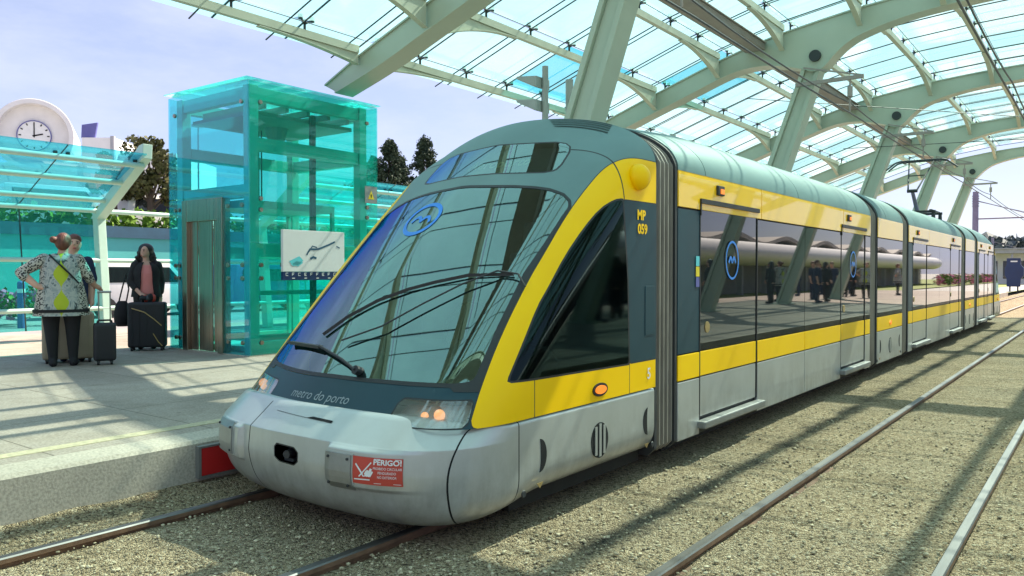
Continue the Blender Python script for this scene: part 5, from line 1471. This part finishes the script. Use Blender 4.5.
def leaves(mb, c, r, n, s, mi=0, squash=1.0, core=.35):
    c = np.array(c)
    for _ in range(n):
        d = rng.normal(0, 1, 3); d /= np.linalg.norm(d); p = c + d * r * np.array([1, 1, squash]) * (core + (1 - core) * rng.random() ** .5)
        u = rng.normal(0, 1, 3); u /= np.linalg.norm(u); v = np.cross(u, rng.normal(0, 1, 3)); v /= np.linalg.norm(v) + 1e-9
        q = s * (.6 + .8 * rng.random())
        mb.add([p - u * q - v * q * .5, p + u * q - v * q * .5, p + u * q * .6 + v * q, p - u * q * .6 + v * q], [(0, 1, 2, 3)], mi)
def tree(name, label, x, y, z, h, r, mat, nclump=18, nl=120, s=.12, group=None):
    t = thing(name, label, 'tree', (x, y, z), 0, group)
    tk = MB(); tk.tube((0, 0, -.2), (0.1, 0, h * .55), .16 + h * .012, .09, 9); lf = MB()
    for k in range(nclump):
        a = rng.random() * 6.28; rr = r * (.25 + .65 * rng.random()); zz = h * (.45 + .5 * rng.random()); rr *= 1.15 - abs(zz / h - .65)
        p = (rr * math.cos(a), rr * math.sin(a), zz); tk.tube((.05, 0, h * (.25 + .25 * rng.random())), p, .05, .02, 5)
        leaves(lf, p, r * (.26 + .2 * rng.random()), int(nl * 2.2), s * .62)
    o = tk.build('trunk', M['bark']); o.parent = t; o = lf.build('crown', mat); o.parent = t; return t
def conifer(label, x, y, h, r):
    t = thing('conifer_tree', label, 'tree', (x, y, 0), rng.random() * 6, 'conifers behind the lift')
    tk = MB(); tk.tube((0, 0, -.2), (.1, 0, h * .97), .20, .03, 8); lf = MB()
    for k in range(210):
        f = .15 + .84 * rng.random() ** .8; z = h * f; a = rng.random() * 6.28
        L = (r * (1 - f) ** .65 * (.35 + .75 * rng.random()) + .10); up = L * (.55 * rng.random() - .05)
        e = (L * math.cos(a), L * math.sin(a), z + up)
        if k % 2 == 0: tk.tube((.05, 0, z - .25 * L), e, .03, .010, 4)
        for q in (.55, 1.0): leaves(lf, (e[0] * q, e[1] * q, z + up * q), .16 + .26 * rng.random(), 36, .065, squash=.9, core=.1)
    for k in range(5): leaves(lf, (.1, 0, h * (.93 + .02 * k)), .13, 20, .06, squash=1.8, core=.1)
    o = tk.build('trunk', M['bark']); o.parent = t; o = lf.build('crown', M['pine']); o.parent = t
conifer('tallest dark conifer just right of the lift, above the tram roof', -45, 43.6, 11.9, 3.0)
conifer('dark conifer touching the edge of the lift, lower than its neighbour', -45.5, 42.3, 10.4, 2.8)
conifer('slim dark conifer top peeping over the tram roof', -45, 47.6, 12.7, 2.8)
conifer('broad dark conifer low behind the tram roof', -46, 45.6, 11.0, 3.2)
tree('olive_tree', 'olive-green tree between the shelter arm and the lift', -31.6, 17.0, 3.0, 4.0, 1.25, M['olive'], 18, 60, .13, 'terrace trees')
tree('olive_tree', 'olive-green tree just behind the end of the first shelter roof', -32.4, 15.9, 3.0, 3.9, .95, M['olive'], 12, 60, .12, 'terrace trees')
mb = MB()
for y in np.linspace(-6, 40, 60): leaves(mb, (-30.2 + rng.normal(0, .15), y, 3.55 + .2 * rng.random()), .62, 90, .10, squash=.7)
hg = mb.build('hedge', M['leaf'], loc=(-30.2, 17, 3.0)); tag(hg, 'bright green clipped hedge running along the top of the retaining wall', 'hedge')
def shrub(x, y, z, label):
    t = thing('flowering_shrub', label, 'shrub', (x, y, z)); lf = MB()
    for k in range(9):
        p = (rng.normal(0, .45), rng.normal(0, .5), .35 + .5 * rng.random()); leaves(lf, p, .34, 70, .05, 0); leaves(lf, p, .38, 60, .05, 1)
    o = lf.build('foliage', [M['leaf'], M['flower']]); o.parent = t
shrub(-23.4, 8.6, .20, 'pink flowering shrub at the street edge behind the first shelter')
bo = thing('bollard', 'slim dark blue bollard beside the pink shrub', 'bollard', (-22.0, 8.45, .2))
mb = MB(); mb.tube((0, 0, 0), (0, 0, 1.15), .09, .085, 14); mb.ball((0, 0, 1.15), (.085, .085, .05), 14, 6); o = mb.build('post', M['vio'], smooth=True, sharp=40); o.parent = bo
mb = MB(); mb.tube((0, 0, .9), (0, 0, 1.0), .092, .092, 14); o = mb.build('band', M['white']); o.parent = bo

def van(x, y, z, rz, mat, label, L=4.3, h=1.9):
    t = thing('parked_van', label, 'van', (x, y, z), rz, 'vehicles parked on the terrace')
    pr = [(-L / 2, .35), (L / 2, .35), (L / 2 + .03, .8), (L / 2 - .75, 1.05), (L / 2 - 1.4, h), (-L / 2 + .15, h), (-L / 2, h * .6)]
    mb = MB(); mb.prism(pr, 'y', -.85, .85); o = mb.build('body', mat, bevel=.06, smooth=True, sharp=40); o.parent = t
    for s in (-1, 1):
        mb = MB(); mb.prism([(-L / 2 + .35, 1.1), (L / 2 - 1.0, 1.1), (L / 2 - 1.45, h - .16), (-L / 2 + .4, h - .16)], 'y', s * .845, s * .862); o = mb.build('window', M['carg']); o.parent = t
        for wx in (-L / 2 + .8, L / 2 - .8):
            mb = MB(); mb.tube((wx, s * .70, .32), (wx, s * .88, .32), .32, .32, 18); o = mb.build('wheel', M['black']); o.parent = t
    mb = MB(); mb.prism([(L / 2 - .78, 1.06), (L / 2 - .74, 1.06), (L / 2 - 1.36, h - .1), (L / 2 - 1.40, h - .1)], 'y', -.7, .7); o = mb.build('windscreen', M['carg']); o.parent = t
van(-32.5, 13.9, 3.0, R(80), M['white'], 'white van parked above the wall, seen just right of the shelter post')
van(-33.2, 18.4, 3.0, R(95), M['white'], 'white van parked above the wall beside the lift corner')
van(-25.5, 13.2, .2, R(90), M['white'], 'white van parked on the street behind the glass between shelter and lift', h=1.75)
van(-25.6, 18.5, .2, R(90), M['vio'], 'bluish van parked on the street, seen through the lift glass', h=1.7)

# clock building
cb = thing('clock_building', 'white building with a big round drum carrying a wall clock, behind the shelter', 'building', (-59.4, 24.0, 0), math.atan2(.6035, .7974))
mb = MB(); mb.box(-16, 2.7, 0, 9, -.1, 9.0); mb.box(2.7, 4.9, .6, 9, -.1, 11.1); mb.box(4.9, 9.0, 1.4, 9, -.1, 10.1); mb.box(-16.3, 2.8, -.2, 9.2, 9.0, 9.25); o = mb.build('wall', M['white2']); o.parent = cb
mb = MB(); mb.box(4.75, 5.0, .5, .75, 3, 11.2); o = mb.build('rain_pipe', M['tarmac']); o.parent = cb
ax = Vector((-.42, .9, 0)).normalized(); c = Vector((-.15, -.3, 11.15))
mb = MB(); rings = []
ux = Vector((0, 0, 1)).cross(ax).normalized(); uz = Vector((0, 0, 1))
for t_, r_ in ((0, 2.16), (0, 2.44), (.03, 2.48), (7.0, 2.48)):
    rings.append([c + ax * t_ + (ux * math.cos(a) + uz * math.sin(a)) * r_ for a in np.linspace(0, 2 * math.pi, 64, endpoint=False)])
rings.insert(0, [c + ax * .62 + (ux * math.cos(a) + uz * math.sin(a)) * 2.12 for a in np.linspace(0, 2 * math.pi, 64, endpoint=False)])
mb.loft(rings); drum = mb.build('drum', M['white2'], smooth=True, sharp=30); drum.parent = cb
fc = c + ax * .61
def disc(r0, th, off): 
    m = MB(); m.tube(fc - ax * off, fc - ax * (off + th), r0, r0, 48); return m
cl = disc(1.02, .10, .0).build('clock', M['white'], smooth=True, sharp=30); cl.parent = cb
mb = MB(); ring = [[fc - ax * d + (ux * math.cos(a) + uz * math.sin(a)) * r for a in np.linspace(0, 2 * math.pi, 48, endpoint=False)] for d, r in ((.0, 1.06), (.14, 1.06), (.14, 1.0), (.09, 1.0))]
mb.loft(ring, cap=False); o = mb.build('clock_rim', M['vio'], smooth=True, sharp=30); o.parent = cl
mb = MB()
def cpt(a, r): return fc - ax * .112 + (-ux * math.sin(a) + uz * math.cos(a)) * r    # clockwise seen from the front
FX = -1
def hand_bar(a, r0, r1, w):
    d = (ux * math.sin(a) * 1 + uz * math.cos(a)); p0 = fc - ax * .115 + d * r0; p1 = fc - ax * .115 + d * r1; mb.beam(p0, p1, w, .02, up=tuple(ax))
for k in range(12):
    mb = MB(); hand_bar(k * math.pi / 6, .78, .93, .075); o = mb.build('hour_mark', M['hole']); o.parent = cl
side = 1.0 if (ux.dot(Vector((1, 0, 0))) > 0) else -1.0
mb = MB(); hand_bar(0, -.12, .82, .07); hand_bar(side * math.pi / 3 * 1.25, -.1, .55, .09); o = mb.build('clock_hands', M['hole']); o.parent = cl
mb = MB(); mb.prism([(2.5, 11.12), (3.45, 11.12), (3.65, 12.2), (2.55, 12.05)], 'y', .9, 1.05); o = mb.build('rooftop_sign', M['vio']); o.parent = cb
mb = MB(); mb.box(-9, -3.2, -.05, .05, 9.6, 11.6); o = mb.build('side_banner', M['vio']); o.parent = cb

# street lamp far away, seen through the lift
sl_ = thing('street_lamp', 'thin tall street lamp seen through the front lift glass', 'lamp', (-40, 24.3, 0))
mb = MB(); mb.tube((0, 0, 0), (0, 0, 9.6), .06, .04, 8); o = mb.build('mast', M['pole']); o.parent = sl_
mb = MB(); mb.box(-.25, .25, -.25, .25, 9.6, 9.75); o = mb.build('lamp_head', M['pole']); o.parent = sl_
bs = thing('street_sign', 'blue rectangular sign board on a post seen through the lift', 'sign', (-27.5, 22.2, .2))
mb = MB(); mb.tube((0, 0, 0), (0, 0, 4.6), .07, .07, 8); o = mb.build('post', M['pole']); o.parent = bs
mb = MB(); mb.box(-.05, .05, -.9, .9, 4.2, 5.4); o = mb.build('sign_board', M['vio']); o.parent = bs

# beyond the platform end
sheet('lawn', -28.5, -5.7, 62.01, 150, .22, M['grass'])
sheet('lawn', -28.5, -17.9, 62.0, 62.01, .22, M['grass'])
sheet('path', -8.2, -5.8, 62.2, 150, .226, M['walk'])
fb = thing('far_station_building', 'low pale building with a flat grey roof beyond the tram tail', 'building', (-9.5, 118, 0))
mb = MB(); mb.box(-6, 6, -3, 3, -.1, 4.0); o = mb.build('wall', M['white2']); o.parent = fb
mb = MB(); mb.box(-7.5, 7.5, -5.5, 4.0, 4.0, 4.5); mb.box(-7.7, 7.7, -5.7, 4.2, 4.5, 4.62); o = mb.build('roof', M['tarmac']); o.parent = fb
for k in range(8):
    mb = MB(); x = -5.6 + k * 1.5; mb.box(x, x + .9, -3.04, -2.99, .9, 3.1); o = mb.build('window', M['carg']); o.parent = fb
for k in range(5):
    mb = MB(); x = -7 + k * 3.5; mb.tube((x, -5.2, -.1), (x, -5.2, 4.0), .12, .12, 10); o = mb.build('post', M['tarmac']); o.parent = fb
ns = thing('totem_sign', 'dark navy totem sign with a bulging middle beyond the tram tail', 'sign', (-5.75, 70, .22))
mb = MB(); mb.prism([(-.46, .35), (.42, .35), (.44, .9), (.62, 1.2), (.62, 1.75), (.44, 2.0), (.42, 2.5), (-.46, 2.5), (-.46, 2.0), (-.58, 1.75), (-.58, 1.2), (-.46, .9)], 'y', -.12, .12); o = mb.build('board', M['navy'], bevel=.02); o.parent = ns
mb = MB(); mb.box(-.3, -.2, -.06, .06, 0, .35); mb.box(.2, .3, -.06, .06, 0, .35); o = mb.build('feet', M['dark']); o.parent = ns
mb = MB(); mb.box(-.22, .22, -.128, -.121, 2.2, 2.3); o = mb.build('header_strip', M['white']); o.parent = ns
mb = MB()
iv2 = iv
for k in range(240):
    a = R(-4 - 66 * rng.random()); d = 300 + 60 * rng.random(); x = d * math.sin(a); y = d * math.cos(a); s = 5 + 5 * rng.random()
    v = iv2 * (1 + .35 * (rng.random((len(iv2), 1)) - .5)) * np.array([s * 1.3, s * 1.3, s]) + np.array([x, y, 4 + 4 * rng.random()]); mb.add(v, ifc)
    for q in range(10): leaves(mb, (x + rng.normal(0, s * .7), y + rng.normal(0, s * .7), 5 + s * .5 + rng.random() * 3), 2.2, 10, .9)
fw = mb.build('far_wood', M['hill']); stuff(tag(fw, 'dark wooded ridge on the horizon beyond the tram tail', 'woodland'))

# the far side of the station, mirrored in the tram windows
tb = thing('terminal_building', 'white building with a long rounded gallery behind the second platform', 'building', (15.5, 30, 0))
mb = MB(); rings = []
for y in np.linspace(-17, 100, 13): rings.append([(1.3 * math.cos(a) - .3, y, 3.0 + .85 * math.sin(a)) for a in np.linspace(0, 2 * math.pi, 40, endpoint=False)])
mb.loft(rings); o = mb.build('gallery', M['white'], smooth=True, sharp=50); o.parent = tb
mb = MB(); mb.box(1.5, 9, -17, 102, -.1, 3.3); o = mb.build('wall', M['trough']); o.parent = tb
mb = MB(); xs = np.linspace(-18, 104, 110); ringz = [(y, 4.35 + .32 * math.sin(y * .55)) for y in xs]
mb.prism(ringz + [(y, z - .32) for y, z in ringz[::-1]], 'x', .5, 12); o = mb.build('wavy_roof', M['trough']); o.parent = tb
for k in range(22):
    mb = MB(); y = -15 + k * 5.0; mb.box(-.2, .2, y, y + .3, -.1, 2.2); o = mb.build('pillar', M['tarmac']); o.parent = tb
sheet('lawn', 9.6, 60, 40, 220, .02, M['grass'])
mb = MB()
for k in range(200): leaves(mb, (11 + rng.normal(0, .6), 110 + 80 * rng.random(), .5 + .5 * rng.random()), .6, 30, .12, k % 2)
stuff(tag(mb.build('flower_bed', [M['flower'], M['leaf']]), 'pink flower bed along the lawn behind the second platform', 'flowers'))
for k in range(26):
    src = (w2, w3, w2, w1, w3)[k % 5]; x = 3.6 + 4.6 * rng.random(); y = 17 + 1.35 * k + 1.5 * rng.random()
    c = copy_tree(src, None, label='person waiting on the opposite platform, mirrored in the tram windows', group='people on the opposite platform'); c.location = (x, y, .35); c.rotation_euler.z = 6.28 * rng.random()
# ------------------------------------------------------------------ light, sky, camera
SUN = Vector((-.20, -.88, -1.0)).normalized()
sd = bpy.data.lights.new('sun', 'SUN'); so = bpy.data.objects.new('sun', sd); COL.objects.link(so)
so.rotation_euler = SUN.to_track_quat('-Z', 'Y').to_euler(); so.location = (5, 20, 30)
sd.energy = 5.0; sd.angle = R(.55); sd.color = (1.0, .88, .73)
wd = bpy.data.worlds.new('World'); scene.world = wd; wd.use_nodes = True
nt = wd.node_tree; bg = nt.nodes['Background']
sky = nt.nodes.new('ShaderNodeTexSky'); sky.sky_type = 'NISHITA'; sky.sun_disc = False
el = math.asin(-SUN.z); az = math.atan2(-SUN.x, -SUN.y)
sky.sun_elevation = el; sky.sun_rotation = az; sky.air_density = 1.0; sky.dust_density = .7; sky.ozone_density = 1.5
tc = nt.nodes.new('ShaderNodeTexCoord'); mp = nt.nodes.new('ShaderNodeMapping'); mp.inputs['Scale'].default_value = (1.6, 1.6, 5.0)
nt.links.new(tc.outputs['Generated'], mp.inputs['Vector'])
nz = nt.nodes.new('ShaderNodeTexNoise'); nz.inputs['Scale'].default_value = 1.7; nz.inputs['Detail'].default_value = 9; nz.inputs['Roughness'].default_value = .62
nt.links.new(mp.outputs['Vector'], nz.inputs['Vector'])
rp = nt.nodes.new('ShaderNodeMapRange'); rp.inputs['From Min'].default_value = .42; rp.inputs['From Max'].default_value = .72; rp.inputs['To Min'].default_value = .5; rp.inputs['To Max'].default_value = .95
nt.links.new(nz.outputs['Fac'], rp.inputs['Value'])
mx = nt.nodes.new('ShaderNodeMix'); mx.data_type = 'RGBA'
nt.links.new(rp.outputs['Result'], mx.inputs[0]); nt.links.new(sky.outputs['Color'], mx.inputs[6]); mx.inputs[7].default_value = (6.1, 6.6, 9.6, 1)
nt.links.new(mx.outputs[2], bg.inputs['Color']); bg.inputs['Strength'].default_value = .050 

cd = bpy.data.cameras.new('camera'); co = bpy.data.objects.new('camera', cd); COL.objects.link(co)
yaw = math.atan(598 / 790.); pit = math.atan(15 / 790.)
Fh = Vector((-math.sin(yaw), math.cos(yaw), 0)); Rt = Vector((math.cos(yaw), math.sin(yaw), 0))
Fw = Fh * math.cos(pit) + Vector((0, 0, -math.sin(pit))); Up = Vector((0, 0, math.cos(pit))) + Fh * math.sin(pit)
co.matrix_world = Matrix(((Rt.x, Up.x, -Fw.x, 0), (Rt.y, Up.y, -Fw.y, 0), (Rt.z, Up.z, -Fw.z, 1.6), (0, 0, 0, 1)))
cd.sensor_width = 36; cd.lens = 790 / 1024 * 36; cd.clip_start = .05; cd.clip_end = 4000
scene.camera = co
scene.render.resolution_x = 1024; scene.render.resolution_y = 576
vs_ = scene.view_settings; vs_.view_transform = 'Standard'; vs_.look = 'None'; vs_.gamma = 1; vs_.exposure = 1.45; vs_.use_curve_mapping = False
scene.cycles.max_bounces = 10; scene.cycles.transparent_max_bounces = 24; scene.cycles.glossy_bounces = 5; scene.cycles.diffuse_bounces = 3
scene.cycles.use_denoising = True; scene.cycles.caustics_reflective = False; scene.cycles.caustics_refractive = False
scene.cycles.sample_clamp_indirect = 8
